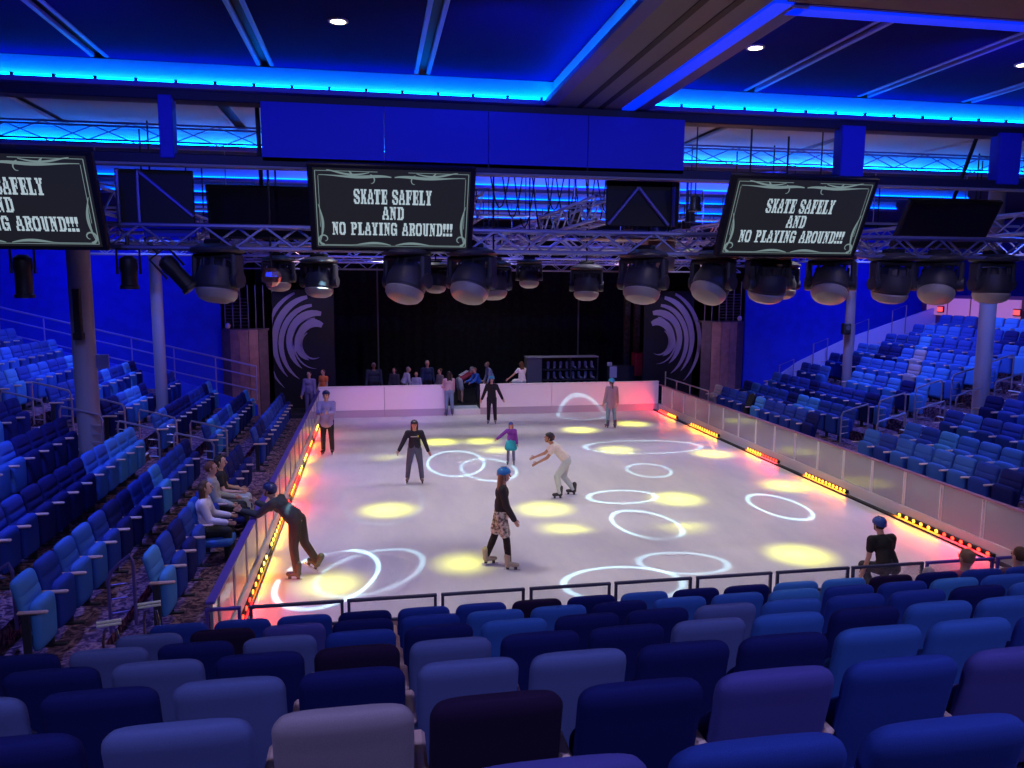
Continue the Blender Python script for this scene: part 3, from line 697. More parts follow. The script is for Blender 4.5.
def cush_rows():
    R = []; r = .09
    for z, e in ((.17, -.03), (.19, -.008), (.24, 0), (.5, .006)): R.append((z, .236+min(e, 0)*.5, .19, .066+e))
    for i in range(7):
        a = PI/2*i/6; z = .60+r*math.sin(a); R.append((z, .236-r*1.1*(1-math.cos(a)), .185, .072-.045*(1-math.cos(a))))
    return R
seat0 = thing('theatre_seat', 'x', 'seat')
bk = MB().add(*stack(back_rows())).build('backrest', SM['royal blue'], seat0, 60)
cu = MB().add(*stack(cush_rows())).build('cushion', SM['royal blue'], seat0, 60)
ar = MB().rbox((.28, .20, .625), (.055, .30, .035), .014).build('armrest', armm, seat0, smooth=0)
sp_ = MB().rbox((.28, .13, .32), (.03, .085, .60), .01).rbox((.28, .15, .012), (.06, .30, .025), .006).build('support', plast, seat0, smooth=0)
for o in (bk, cu): o.material_slots[0].link = 'OBJECT'; o.material_slots[0].material = SM['royal blue']
SEATN = [0]
def seat(x, y, z, rz, col, label, group, open_=False):
    if SEATN[0] == 0: r = seat0; kids = [bk, cu, ar, sp_]
    else:
        r = seat0.copy(); C.objects.link(r); kids = []
        for ch in (bk, cu, ar, sp_):
            c = ch.copy(); C.objects.link(c); c.parent = r; kids.append(c)
    SEATN[0] += 1
    r.location = (x, y, z); r.rotation_euler = (0, 0, rz); r['label'] = label; r['group'] = group
    for c in kids[:2]: c.material_slots[0].link = 'OBJECT'; c.material_slots[0].material = SM[col]
    if open_: kids[1].location = (0, .16+.27, .445-.165); kids[1].rotation_euler = (-PI/2, 0, 0); kids[1].location = (0, -.10, .495)
    return r
ORDN = ['first', 'second', 'third', 'fourth', 'fifth', 'sixth', 'seventh', 'eighth', 'ninth', 'tenth', 'eleventh', 'twelfth', 'thirteenth', 'fourteenth', 'fifteenth', 'sixteenth', 'seventeenth', 'eighteenth', 'nineteenth', 'twentieth']
N_, R_, M_, S_, G_, P_, V_, L_ = 'dark navy', 'royal blue', 'mid blue', 'sky blue', 'pale grey lavender', 'dark plum', 'violet blue', 'slate blue'
NEAR = { # row: (first column, colours)
 0: (0, [R_, R_, R_, P_ if 0 else N_, R_, R_, P_, N_, M_, N_, N_, S_, S_, P_, N_, R_, R_, M_]),
 1: (0, [L_, P_, V_, N_, R_, M_, M_, N_, M_, M_, S_, R_, R_, S_, M_, R_, N_]),
 2: (-1, [N_, L_, N_, L_, R_, N_, M_, N_, N_, L_, M_, R_, R_, N_, M_, M_, R_]),
 3: (0, [N_, L_, N_, P_, L_, N_, N_, L_, M_, N_, M_, M_, R_, M_, N_]),
 4: (0, [L_, N_, L_, N_, L_, L_, N_, N_, M_, M_, R_, M_, N_]),
 5: (1, [N_, L_, G_, P_, N_, V_, R_, V_, N_]),
 6: (2, [N_, N_, V_, R_, R_, R_])}
ROWN = ['front', 'second', 'third', 'fourth', 'fifth', 'sixth', 'nearest']
for k, (c0_, cols) in NEAR.items():
    by, zt = NB[k]
    vis = []
    for i, c in enumerate(cols):
        x = .02+.56*(c0_+i); q = pix(x, by, zt)
        if q and -95 < q[0] < 1110 and q[1] < 800: vis.append((x, c, q))
    for i, (x, c, q) in enumerate(vis):
        seat(x, by, zt-.95, 0, c, f'{c} seat seen from behind, {ORDN[i]} from left in {ROWN[k]} row of near bank', 'near bank seats seen from behind')
BANKC = [N_, R_, R_, M_, M_, S_, S_, R_, M_, N_, R_]
OCC = set()
def bank(s, name, ys_fn, nrows):
    rnd = random.Random(11 if s < 0 else 5)
    rz = -PI/2 if s < 0 else PI/2
    for n in range(1, nrows+1):
        x = xrow(n, s); zt = ztop(n)
        last = rnd.choice(BANKC)
        for blk, ys in ys_fn(n):
            cnt = 0
            for i, y in enumerate(ys):
                if rnd.random() > .28: last = rnd.choice(BANKC)
                if s > 0 and rnd.random() < .02: last = G_
                if n == 4 and (abs(y+10.9) < .55 or abs(y+5.45) < .5): continue
                q = pix(x, y, zt)
                cnt += 1
                if last == G_ and s < 0: last = M_
                if not q or not (-24 < q[0] < 1040): continue
                lab = f'{last} seat, {ORDN[cnt-1]} from aisle, {ROWS_UP[n]} row, {blk} block, {name} bank'
                seat(x, y, zt-.95, rz, last, lab, name+' bank seats', (s, n, round(y, 1)) in OCC)
ROWS_UP = ['', 'bottom', 'second', 'third', 'fourth', 'fifth', 'sixth', 'seventh', 'eighth', 'ninth', 'tenth']
def ys_left(n):
    near0 = -17.5 if n == 1 else -18.46
    cnt = 11 if n == 1 else 13
    top = near0+.56*cnt
    return [('far', [-9.3+.56*i for i in range(11)]), ('near', [top-.56*i for i in range(cnt+1+(4 if n > 2 else 0))])]
def ys_right(n):
    return [('far', [-9.3+.56*i for i in range(11)]), ('near', [-11.7-.56*i for i in range(9)])]
OCC |= {(-1, 1, round(-17.5+.56*k, 1)) for k in (4, 6, 7)}
bank(-1, 'left', ys_left, 8); bank(1, 'right', ys_right, 9)
print('seats', SEATN[0])

# ------------------------------------------------------------------ columns
def column(label, x, y, r, z0, extra=None):
    t = thing('column', label, 'column', (x, y, z0))
    MB().lathe([(r, 0), (r, 7.4-z0)], 28).build('shaft', colm, t)
    MB().lathe([(r+.03, 0), (r+.03, .06), (r, .08)], 28).build('base_collar', mat('column_collar', (.15, .14, .2), .5), t)
    if extra:
        MB().rbox((.02, -r-.07, 4.05-z0), (.13, .12, .95), .015).build('speaker_bar', blackm, t, smooth=0)
        MB().rbox((.02, -r-.08, 3.62-z0), (.17, .17, .14), .015).build('speaker_foot', blackm, t, smooth=0)
        MB().rbox((r+.1, 0, 3.1-z0), (.26, .05, .28), .01).build('bracket_plate', mat('bracket_blue', (.12, .12, .30), .5), t, smooth=0)
column('thick grey column in the left bank with a black speaker bar on it', -3.76, -10.9, .21, 1.1, True)
column('thinner grey column far back in the left bank', -3.80, -5.4, .15, 1.1)
column('thick grey column rising from the right bank near the picture edge', 16.28, -11.0, .18, 1.1)
column('thinner grey column far back in the right bank', 16.34, -5.5, .14, 1.1)
def wall_speaker(label, x, y, z):
    t = thing('wall_speaker', label, 'speaker', (x, y, z))
    MB().rbox((0, 0, 0), (.24, .22, .34), .03).build('cabinet', blackm, t, smooth=0)
    MB().lathe([(.08, 0), (.06, -.02), (.02, -.03)], 14, Matrix.Translation((0, -.112, .04)) @ Matrix.Rotation(PI/2, 4, 'X')).build('cone', mat('speaker_cone', (.08, .08, .1), .6), t)
    MB().tube([(0, .1, -.1), (0, .1, -.55)], .02, 6).build('stalk', alu, t)
wall_speaker('small black speaker above the seats beside the thick left column', -6.55, -2.6, 3.02)
wall_speaker('small dark speaker fixed to the thin right column', 16.10, -5.7, 3.35)

# ------------------------------------------------------------------ handrails, end stair railings
hrm = mat('handrail_grey', (.30, .27, .38), .35, .5)
def handrail(label, x, y, z, s, ln=.75, m=hrm, hgt=.92, grp=None):
    """two posts with a bent top bar, running up the tiers (away from the rink, direction s)"""
    t = thing('handrail', label, 'handrail', (x, y, z), group=grp)
    MB().tube([(0, 0, hgt-.12), (s*.04, 0, hgt-.02), (s*ln*.5, 0, hgt+.08), (s*(ln-.03), 0, hgt+.17), (s*ln, 0, hgt+.08)], .021, 8).build('top_bar', m, t)
    MB().tube([(0, 0, 0), (0, 0, hgt-.12)], .019, 8).build('post', m, t)
    MB().tube([(s*ln, 0, .2), (s*ln, 0, hgt+.08)], .019, 8).build('post', m, t)
    for zz in (.35, .52, .69): MB().tube([(0, 0, zz), (s*.2, 0, zz+.02)], .012, 6).build('rung', m, t)
    return t
for n in range(2, 8):
    z = ztop(n)-.95
    for s, sd in ((-1, 'left'), (1, 'right')):
        for y, w_ in ((-11.12, 'near'), (-9.72, 'far')):
            if s < 0 and n > 6: continue
            q = pix(xrow(n, s), y, z+.9)
            if not q or not -10 < q[0] < 1030: continue
            handrail(f'grey handrail at the {w_} side of the aisle beside the {ROWS_UP[n]} row, {sd} bank', xrow(n, s)-s*.55, y, z, s)
purp = mat('purple_handrail', (.15, .11, .38), .35, .4)
handrail('purple handrail loop before the bottom row of the left bank', -1.25, -17.95, .46, 1, .28, purp, .88)
handrail('purple grab rail at the far left edge beside the second row end', -2.5, -18.15, .58, 1, .34, purp, .80)
def grab(label, x, y, z):
    t = thing('grab_handle', label, 'handle', (x, y, z))
    MB().tube([(-.05, 0, -.76), (-.05, 0, -.14), (-.03, 0, -.04)], .014, 8).tube([(.09, 0, -.76), (.09, 0, -.14), (.07, 0, -.04)], .014, 8).build('post', chrome, t)
    for dz in (0, .035): MB().tube([(-.10, 0, dz), (.12, 0, dz+.02)], .013, 8).build('bar', mat('lit_grab_bar', (.95, .93, .72), .3, 0, spec=.8), t)  # steel bars coloured pale yellow for the strong light on them
grab('bright steel grab handle on the near left aisle, left of its twin', -.76, -19.5, 1.33)
grab('bright steel grab handle beside the end of the front row, right of its twin', -.50, -19.1, 1.33)
def end_rail(label, x0, z0, x1, z1, y, zs, m):
    t = thing('stair_railing', label, 'railing', (x0, y, z0)); dx = x1-x0; dz = z1-z0
    for k, d in enumerate(zs): MB().tube([(0, 0, d), (dx, 0, dz+d)], .032 if k == 0 else .024, 8).build('rail', m, t)
    n = 6
    for i in range(n+1): MB().tube([(dx*i/n, 0, dz*i/n+.02), (dx*i/n, 0, dz*i/n-1.1)], .02, 6).build('post', m, t)
end_rail('sloping blue stair railing in front of the left blue end wall', -9.4, 3.9, -1.95, 1.98, -1.3, (0, -.35, -.78), mat('pale_blue_rail', (.34, .33, .62), .35, .4))
for s in (-1, 1):     # sloping stringer of the end stairs
    if s > 0: pts = [(14.9, .55), (17.0, 1.92), (18.8, 2.72), (22.5, 3.9)]
    else: pts = [(-1.9, .75), (-4.5, 1.65), (-7, 2.4), (-9.6, 3.0)]
    poly = [(a, b) for a, b in pts]+[(a, b-.9) for a, b in reversed(pts)]
    vs = [(a, -1.62, b) for a, b in poly]+[(a, -1.5, b) for a, b in poly]; n = len(poly)
    mb = MB().add(vs, [tuple(range(n)), tuple(range(2*n-1, n-1, -1))]+[(k, n+k, n+(k+1) % n, (k+1) % n) for k in range(n)])
    struct(mb.build('trim_4', mat('stringer_lilac', (.55, .48, .66), .5) if s > 0 else bluep, smooth=0))
    poly2 = [(pts[0][0], -.05), (pts[-1][0], -.05), (pts[-1][0], pts[-1][1]-.8)]+[(a, b-.8) for a, b in reversed(pts[:-1])]
    vs = [(a, -1.5, b) for a, b in poly2]+[(a, .2, b) for a, b in poly2]; n = len(poly2)
    struct(MB().add(vs, [tuple(range(n)), tuple(range(2*n-1, n-1, -1))]+[(k, (k+1) % n, n+(k+1) % n, n+k) for k in range(n)]).build('end_stair', carp, smooth=0))
for x, z in ((16.2, 1.4), (17.5, 2.15), (19.1, 2.85), (20.6, 3.35)):
    t = thing('stair_post_rail', f'short grey post rail on the right end stair, {dict([(16.2,"lowest"),(17.5,"second lowest"),(19.1,"second highest"),(20.6,"highest")])[x]}', 'railing', (x, -1.7, z))
    MB().tube([(0, 0, -z), (0, 0, .42), (.55, 0, .62), (.55, 0, -.4)], .02, 8).build('bar', hrm, t)
# steel rail atop the far right corner of the ice
t = thing('guard_rail', 'short bright guard rail behind the far right corner of the glass', 'railing', (12.55, -1.2, .95))
MB().tube([(0, 1.2, .28), (0, -2.6, .28)], .022, 8).build('top_bar', alu, t)
for y in (1.2, .1, -1.1, -2.6): MB().tube([(0, y, -.5), (0, y, .28 if y < 1 else .5)], .022, 8).build('post', alu, t)

# ------------------------------------------------------------------ stage end
drape = struct(MB().box((5.5, 6.6, 3.0), (17, .1, 6.4)).build('trim_5', black, smooth=0))
t = thing('stage_curtain', 'wide black pleated curtain closing the stage behind the ice', 'curtain', (5.5, 6.2, 0))
for k in range(12):
    vs = []; fs = []; n = 14; wd = 1.35
    for i in range(n+1):
        x = -8.1+k*wd+wd*i/n; y = .07*math.sin(i*PI*6/n); vs += [(x, y, .15), (x, y, 6.4)]
    fs = [(2*i, 2*i+2, 2*i+3, 2*i+1) for i in range(n)]
    MB().add(vs, fs).build('curtain_panel', darkfab, t, 80)
def stage_pole(label, x, y, r=.035, m=None):
    t = thing('stage_pole', label, 'pole', (x, y, .14))
    MB().tube([(0, 0, 0), (0, 0, 5.2)], r, 8).build('pole', m or mat('pole_grey', (.16, .15, .17), .5), t); MB().lathe([(.16, 0), (.16, .02), (.05, .04)], 12).build('foot', blackm, t)
stage_pole('slim pole in front of the curtain, left of the crowd', 2.0, 5.4)
stage_pole('slim pole in front of the curtain, right of the equipment shelf', 10.6, 5.4)
stage_pole('slim pole beside the left swirl panel', -.05, 5.0)
t = thing('stage_pillar', 'pair of dark bronze box pillars left of the right swirl', 'pillar', (12.62, 4.2, .14))
for dx in (-.2, .2): MB().rbox((dx*1.1, 0, 2.6), (.24, .24, 5.2), .02).build('shaft', mat('bronze_box', (.11, .09, .07), .5, noise=.4, nscale=8), t, smooth=0)
def swirl(label, cx, cz, sgn, x0, x1):
    t = thing('swirl_panel', label, 'decoration', (cx, 1.5, .14)); W = x1-x0
    MB().rbox(((x0+x1)/2-cx, .06, 2.15), (W, .08, 4.3), .01).build('backing', mat('swirl_backing', (.012, .010, .02), .6), t, smooth=0)
    lm = mat('lavender_swirl', (.30, .25, .46), .5)
    for R0, th, a0, a1, ox, oz in ((.62, .34, 60, 250, .15, .0), (.98, .30, 78, 235, .22, -.05), (1.28, .20, 95, 240, .2, -.1), (1.52, .24, 100, 225, .2, -.05), (1.8, .16, 112, 230, .15, -.1), (2.05, .30, 98, 150, -.05, .2), (.45, .07, 120, 300, .12, -.1), (.82, .07, 90, 270, .2, -.05)):
        n = 16; out = []; inn = []
        for i in range(n+1):
            u = i/n; a = math.radians(a0+(a1-a0)*u); tk = th*math.sin(PI*min(1, .12+u*.88))**.8*.5
            for lst, rr in ((out, R0+tk), (inn, R0-tk)): 
                px = ox+rr*math.cos(a)*.95; pz = cz+oz+rr*math.sin(a)*1.12-.14
                px = min(max(px, (x0-cx)*sgn if sgn > 0 else (cx-x1)), 9) if sgn > 0 else px
                lst.append((px*sgn, min(pz, 4.25)))
        vs = [(a, -.02, b) for a, b in out]+[(a, -.02, b) for a, b in inn]+[(a, .03, b) for a, b in out]+[(a, .03, b) for a, b in inn]; m = n+1
        fs = []
        for i in range(n): fs += [(i, i+1, m+i+1, m+i), (2*m+i, 3*m+i, 3*m+i+1, 2*m+i+1), (i, 2*m+i, 2*m+i+1, i+1), (m+i, m+i+1, 3*m+i+1, 3*m+i)]
        MB().add(vs, fs).build('swirl', lm, t, smooth=0)
swirl('black panel with lavender wave swirls left of the stage', -.45, 2.55, 1, -1.75, .42)
swirl('black panel with lavender wave swirls right of the stage', 12.95, 2.55, -1, 12.2, 14.25)
def podium(label, x0, x1, zt, flip):
    t = thing('wood_tower', label, 'tower', ((x0+x1)/2, .1, .1)); W = x1-x0
    cols_ = [(.12, .07, .09), (.34, .20, .18), (.30, .18, .17), (.15, .11, .11)]
    n = 5; arc = []
    for i in range(n+1):
        a = -1+2*i/n; arc.append((a*W/2, -.35*math.cos(a*1.3)))
    for i in range(n):
        (xa, ya), (xb, yb) = arc[i], arc[i+1]
        dx, dy = xb-xa, yb-ya; L = math.hypot(dx, dy)
        MB().rbox((0, 0, zt/2), (L-.01, .05, zt), .006, Matrix.Translation(((xa+xb)/2, (ya+yb)/2, 0)) @ Matrix.Rotation(math.atan2(dy, dx), 4, 'Z')).build('wood_panel', mat('veneer_rosy' if i in (1, 2, 3) else 'veneer_dark', (.36, .19, .17) if i in (1, 2, 3) else (.12, .08, .10), .45, noise=.2, nscale=5), t, smooth=0)
    MB().prism(arc+[(W/2, .3), (-W/2, .3)], zt-.03, zt+.03).build('top_deck', mat('veneer_dark', (.12, .08, .10)), t, smooth=0)
    mb = MB(); bars = mat('grille_grey', (.16, .15, .20), .4, .5)
    for i in range(6): MB().tube([(-W/2+.12+i*(W-.24)/5, -.05, zt+.03), (-W/2+.12+i*(W-.24)/5, -.05, zt+1.5)], .022, 6).build('upright', bars, t)
    g0 = None
    for k in range(9):
        if g0 is None: g0 = MB().tube([(-W/2+.1, -.05, 0), (.15*flip+.0, -.05, 0)] if flip > 0 else [(-.1, -.05, 0), (W/2-.1, -.05, 0)], .012, 5).build('grille_bar', bars, t, loc=(0, 0, zt+.15+k*.11))
        else: share(g0, 'grille_bar', t, (0, 0, zt+.15+k*.11))
    MB().ell((-flip*(W/2-.22), -.2, zt+.13), (.09, .09, .1)).build('lamp_globe', mat('pale_globe', (.6, .55, .7), .4), t)
podium('rosy wooden tower with grille on top, left of the stage', -3.2, -1.72, 3.0, 1)
podium('rosy wooden tower with grille on top, right of the stage', 13.92, 15.6, 3.2, -1)
t = thing('red_cabinet', 'small red cabinet at the right side of the stage', 'cabinet', (12.62, 3, .14))
MB().rbox((0, 0, 1.3), (.62, .5, .95), .02).build('body', mat('red_paint', (.62, .05, .06), .4), t, smooth=0)
MB().rbox((0, -.26, 1.32), (.5, .03, .8), .01).build('door', mat('red_paint', (.62, .05, .06), .4), t, smooth=0)
MB().rbox((0, 0, .41), (.66, .54, .82), .02).build('plinth', black, t, smooth=0)
MB().rbox((.2, -.29, 1.32), (.03, .02, .2), .005).build('handle', alu, t, smooth=0)
t = thing('control_desk', 'dark desk with a pale notice on its front at right of stage', 'desk', (11.72, 3.1, .14))
MB().rbox((0, 0, .62), (1.1, .6, 1.24), .02).build('body', mat('desk_dark', (.03, .03, .045), .5), t, smooth=0)
MB().rbox((-.32, -.31, 1.0), (.30, .02, .46), .004).build('notice', mat('pale_notice', (.6, .58, .75), .6), t, smooth=0)
MB().rbox((-.45, -.2, 1.32), (.2, .1, .16), .02).build('clip_lamp', mat('pale_notice', (.6, .58, .75), .6), t, smooth=0)
t = thing('skate_shelf', 'dark equipment shelf with pale top edge behind the right boards', 'shelf', (9.2, 3.2, .14))
fr = mat('shelf_frame', (.07, .07, .09), .5)
MB().rbox((-1.05, 0, .8), (.62, .6, 1.6), .02).build('side_cabinet', mat('shelf_side', (.16, .16, .19), .5), t, smooth=0)
for z in (.25, .68, 1.1): MB().rbox((.45, 0, z), (2.3, .6, .03), .005).build('shelf_board', fr, t, smooth=0)
MB().rbox((.12, 0, 1.62), (2.98, .66, .04), .008).build('top_board', mat('pale_top', (.45, .45, .50), .4), t, smooth=0)
for x in (.45, 1.58): MB().rbox((x, 0, .8), (.04, .6, 1.6), .006).build('upright', fr, t, smooth=0)
MB().rbox((.42, .31, .8), (2.34, .02, 1.6), .004).build('back_sheet', black, t, smooth=0)
def boot_mb():
    mb = MB(); mb.cap((0, 0, .10), (0, -.17, .075), .055, .042, 8).cap((0, .01, .1), (0, .03, .27), .056, .06, 8); return mb
b0 = None; k = 0
for z in (.265, .695, 1.115):
    for i in range(8):
        x = 8.75+.26*i; 
        t = thing('rental_skate', f'grey rental skate, {ORDN[i]} from left on the {dict([(.265,"bottom"),(.695,"middle"),(1.115,"top")])[z]} board of the equipment shelf', 'skate', (x, 3.1, z+.14), random.uniform(-.5, .5), 'rental skates in the shelf')
        if b0 is None:
            b0 = boot_mb().build('boot', mat('skate_grey', (.32, .33, .42), .5), t); b1 = MB().rbox((0, -.07, .018), (.012, .27, .036), .004).build('blade', chrome, t, smooth=0)
        else: share(b0, 'boot', t); share(b1, 'blade', t)
# pink lit recess at the top of the right bank
t = thing('backlit_panel', 'pink backlit wall panel high behind the right bank', 'panel', (22.4, -3.2, 3.2)); 
for i, y in enumerate((-4.4, -3.3, -2.2, -1.1)): MB().rbox((0, y+2.6, .72), (.06, 1.0, .62), .01).build('light_panel', mat('pink_backlight', (.5, .2, .4), .5, 0, .32, (.8, .3, .55)), t, smooth=0)
MB().rbox((.08, -.2, .4), (.06, 5.2, 1.5), .01).build('frame', mat('frame_plum', (.14, .05, .14), .6), t, smooth=0)
for y, nm in ((-5.45, 'bright red glowing sign at the top right behind the right bank'), (-2.0, 'dim red glowing sign left of the bright one, right bank top')):
    t = thing('red_sign', nm, 'sign', (22.33, y, 3.83)); MB().rbox((0, 0, 0), (.06, .34, .24), .02).build('box', mat('plum_box', (.08, .02, .03)), t, smooth=0)
    MB().rbox((-.033, 0, 0), (.01, .26, .16), .004).build('lit_face', mat('red_lit', (1, .05, .05), .5, 0, 2.2 if y < -5 else .7, (1, .06, .06)), t, smooth=0)

# ------------------------------------------------------------------ people
PEND = []
def V(*a): return Vector(a)
def pend(mb, name, m, parent, vox, extra=None, sm=4):
    o = mb.build(name, m, parent, 0)
    r = o.modifiers.new('r', 'REMESH'); r.mode = 'VOXEL'; r.voxel_size = vox; r.use_smooth_shade = True
    s = o.modifiers.new('s', 'SMOOTH'); s.factor = .5; s.iterations = sm
    PEND.append((o, extra)); return o
def cm(name, c, rough=.85): return mat('cloth_'+name, c, rough, noise=.85 if 'patterned' in name else .15, nscale=22 if 'patterned' in name else 60)
SK = {'fair': (.62, .36, .26), 'tan': (.45, .24, .15), 'brown': (.22, .11, .07)}
HAIR = {'dark': (.018, .012, .010), 'brown': (.09, .045, .022), 'light': (.28, .15, .08), 'grey': (.3, .28, .27), 'red': (.2, .07, .03)}
def person(label, pos, yaw, H=1.7, lean=0, side=0, arms=((5, 8, 15), (5, 8, 15)), legs=((0, 3, 3), (0, 3, 3)), turn=0, nod=0, hip=None,
           skin='fair', hair='dark', style='short', helmet=None, top=('black', (.02, .02, .025)), sleeve=1.0, bottom=('black', (.02, .02, .025)), kind='trousers',
           under=None, shoe='skate', shoec=('black_boot', (.03, .03, .035)), hem=.02, vox=.017, wide=1.0, hood=False, stripes=False):
    t = thing('person', label, 'person', pos, math.radians(yaw))
    R_ = math.radians; h = H
    s = V(math.sin(R_(side)), math.sin(R_(lean))*math.cos(R_(side)), math.cos(R_(lean))*math.cos(R_(side))).normalized()
    r = V(1, 0, 0)-s*s.x; r.normalize(); f = s.cross(r)*-1
    f = r.cross(s)*-1 if r.cross(s).y < 0 and abs(lean) < 80 else r.cross(s)
    if f.y < 0 and abs(lean) < 89: f = -f
    RS = Matrix((r, f, s)).transposed()
    P0 = V(0, 0, 0); neck = s*.30*h; 
    hd_dir = (s+V(0, .25*math.sin(R_(nod)) if nod else 0, 1.2)).normalized()
    hc = neck+hd_dir*.098*h+f*.012*h
    J = {}
    for k, sx in ((0, -1), (1, 1)):
        sh = neck-s*.035*h+r*sx*.098*h*wide
        p_, ab, el = arms[k][:3]; p_, ab, el = R_(p_), R_(ab), R_(el); ab2 = R_(arms[k][3]) if len(arms[k]) > 3 else ab
        d1 = V(sx*math.sin(ab), math.sin(p_)*math.cos(ab), -math.cos(p_)*math.cos(ab)); d2 = V(sx*math.sin(ab2), math.sin(p_+el)*math.cos(ab2), -math.cos(p_+el)*math.cos(ab2))
        e = sh+d1*.165*h; wr = e+d2*.145*h
        J['arm', k] = (sh, e, wr, d2)
        hp = P0+V(sx*.052*h, 0, -.01*h); p_, ab, kn = [R_(q) for q in legs[k][:3]]
        d1 = V(sx*math.sin(ab), math.sin(p_)*math.cos(ab), -math.cos(p_)*math.cos(ab)); d2 = V(sx*math.sin(ab)*.6, math.sin(p_-kn), -math.cos(p_-kn)).normalized()
        kne = hp+d1*.245*h; an = kne+d2*.225*h
        J['leg', k] = (hp, kne, an, d2)
    solez = .05*h*.8+(.075 if shoe == 'skate' else 0)
    low = min(J['leg', 0][2].z, J['leg', 1][2].z)
    dz = (hip if hip is not None else -low+solez)
    T = V(0, 0, dz)
    neck += T; hc += T; P0 = P0+T
    for k in J: J[k] = tuple(q+T for q in J[k][:3])+(J[k][3],)
    sm = mat('skin_'+skin, SK[skin], .55, noise=.08, nscale=15)
    HR = Matrix.Rotation(R_(turn), 3, 'Z') @ Matrix.Rotation(R_(-nod), 3, 'X')
    # body
    b = MB(); I = 0
    b.ell(P0+s*.02*h, (.080*h*wide, .058*h*wide, .07*h), RS); b.ell(P0+s*.11*h, (.072*h*wide, .052*h*wide, .09*h), RS); b.ell(P0+s*.215*h, (.086*h*wide, .058*h*wide, .095*h), RS)
    b.cap(neck-s*.03*h, hc-V(0, 0, .02*h), .034*h, .030*h)
    for k in (0, 1):
        sh, e, wr, d = J['arm', k]
        b.cap(neck-s*.03*h, sh, .035*h, .032*h); b.cap(sh, e, .030*h*wide, .024*h); b.cap(e, wr, .024*h, .0165*h); b.ell(wr+d*.026*h, (.016*h, .020*h, .030*h), d.to_track_quat('Z', 'Y').to_matrix())
        hp, kn, an, d2 = J['leg', k]
        b.cap(hp, kn, .049*h*wide, .034*h); b.cap(kn, kn.lerp(an, .35), .032*h, .033*h); b.cap(kn.lerp(an, .35), an, .033*h, .021*h)
        b.cap(an, an+V(0, .035*h, -.02*h), .020*h, .016*h)
    b.ell(hc, (.044*h, .055*h, .064*h), HR); b.ell(hc+HR @ V(0, .014*h, -.035*h), (.034*h, .038*h, .034*h), HR)
    ex = MB()
    ex.cap(hc+HR @ V(0, .050*h, .006*h), hc+HR @ V(0, .064*h, -.014*h), .006*h, .0085*h, 6)      # nose
    for q in (-1, 1): ex.ell(hc+HR @ V(q*.044*h, -.004*h, -.004*h), (.006*h, .011*h, .017*h), HR, 6, 5)
    ex.cap(hc+HR @ V(-.02*h, .048*h, .019*h), hc+HR @ V(.02*h, .048*h, .019*h), .006*h, .006*h, 6)   # brow
    for k in (0, 1):
        sx = -1 if k == 0 else 1
        sh, e, wr, d = J['arm', k]; Q = d.to_track_quat('Z', 'Y').to_matrix(); ac = Q @ V(0, 1, 0); nn = Q @ V(1, 0, 0)
        cu_ = nn*(-sx) if nn.x*sx > 0 else nn*sx
        base = wr+d*.046*h
        for i, (o_, l_) in enumerate(((-1.5, .040), (-.5, .046), (.5, .043), (1.5, .034))):
            q0 = base+ac*o_*.0092*h; q1 = q0+d*l_*.5*h+cu_*.004*h; q2 = q1+d*l_*.42*h+cu_*.014*h
            ex.cap(q0-d*.012*h, q1, .0052*h, .0048*h, 6); ex.cap(q1, q2, .0048*h, .0040*h, 6)
        q0 = wr+d*.016*h+ac*.016*h; q1 = q0+ac*.014*h+d*.018*h; ex.cap(q0, q1, .007*h, .006*h, 6); ex.cap(q1, q1+d*.018*h, .006*h, .0048*h, 6)
    body = pend(b, 'body', sm, t, vox, ex)
    for q in (-1, 1):
        e_ = MB().ell(hc+HR @ V(q*.018*h, .0505*h, .006*h), (.0075*h, .005*h, .0055*h), HR, 8, 6).build('eye', mat('eye_dark', (.02, .015, .012), .3), body, 80)
    MB().ell(hc+HR @ V(0, .053*h, -.034*h), (.014*h, .005*h, .0045*h), HR, 8, 6).build('mouth', mat('lips', (.38, .12, .11), .5), body, 80)
    # top garment
    g = .011+.004*h; c = MB()
    c.ell(P0+s*.11*h, (.080*h*wide+g, .060*h*wide+g, .09*h), RS); c.ell(P0+s*.215*h, (.088*h*wide+g, .062*h*wide+g, .085*h), RS)
    c.cap(P0+s*(hem+.03)*h+r*.03*h, P0+s*.2*h+r*.035*h, .060*h*wide+g*.8, .05*h); c.cap(P0+s*(hem+.03)*h-r*.03*h, P0+s*.2*h-r*.035*h, .060*h*wide+g*.8, .05*h)
    c.cap(neck-s*.035*h, neck-s*.015*h, .036*h+g, .030*h+g)
    if hem < 0: c.ell(P0+s*.02*h, (.088*h*wide+g, .068*h*wide+g, .075*h), RS); c.cap(P0+s*.05*h+r*.034*h, P0+s*hem*h+r*.036*h, .062*h*wide+g, .062*h*wide+g); c.cap(P0+s*.05*h-r*.034*h, P0+s*hem*h-r*.036*h, .062*h*wide+g, .062*h*wide+g)
    if hood: c.ell(neck-f*.045*h-s*.0*h, (.055*h, .035*h, .04*h), RS)
    for k in (0, 1):
        sh, e, wr, d = J['arm', k]
        c.cap(neck-s*.04*h, sh, .040*h+g*.5, .034*h+g)
        c.cap(sh, e if sleeve > .5 else sh.lerp(e, sleeve*1.6), .031*h*wide+g, .026*h+g)
        if sleeve > .5: c.cap(e, e.lerp(wr, min(1, (sleeve-.5)*2)), .026*h+g, .019*h+g)
    topo = pend(c, 'top', cm(*top), t, vox, None, 3)
    if stripes:
        for i in range(7): MB().rbox((0, 0, 0), (.012*h, .16*h, .004*h) if 0 else (.012*h, .004, .22*h), .001, Matrix.Translation(P0+s*.17*h+r*(i-3)*.026*h-f*(.070*h+g)) @ RS.to_4x4()).build('stripe', cm('white_stripe', (.75, .75, .78)), topo, smooth=0)
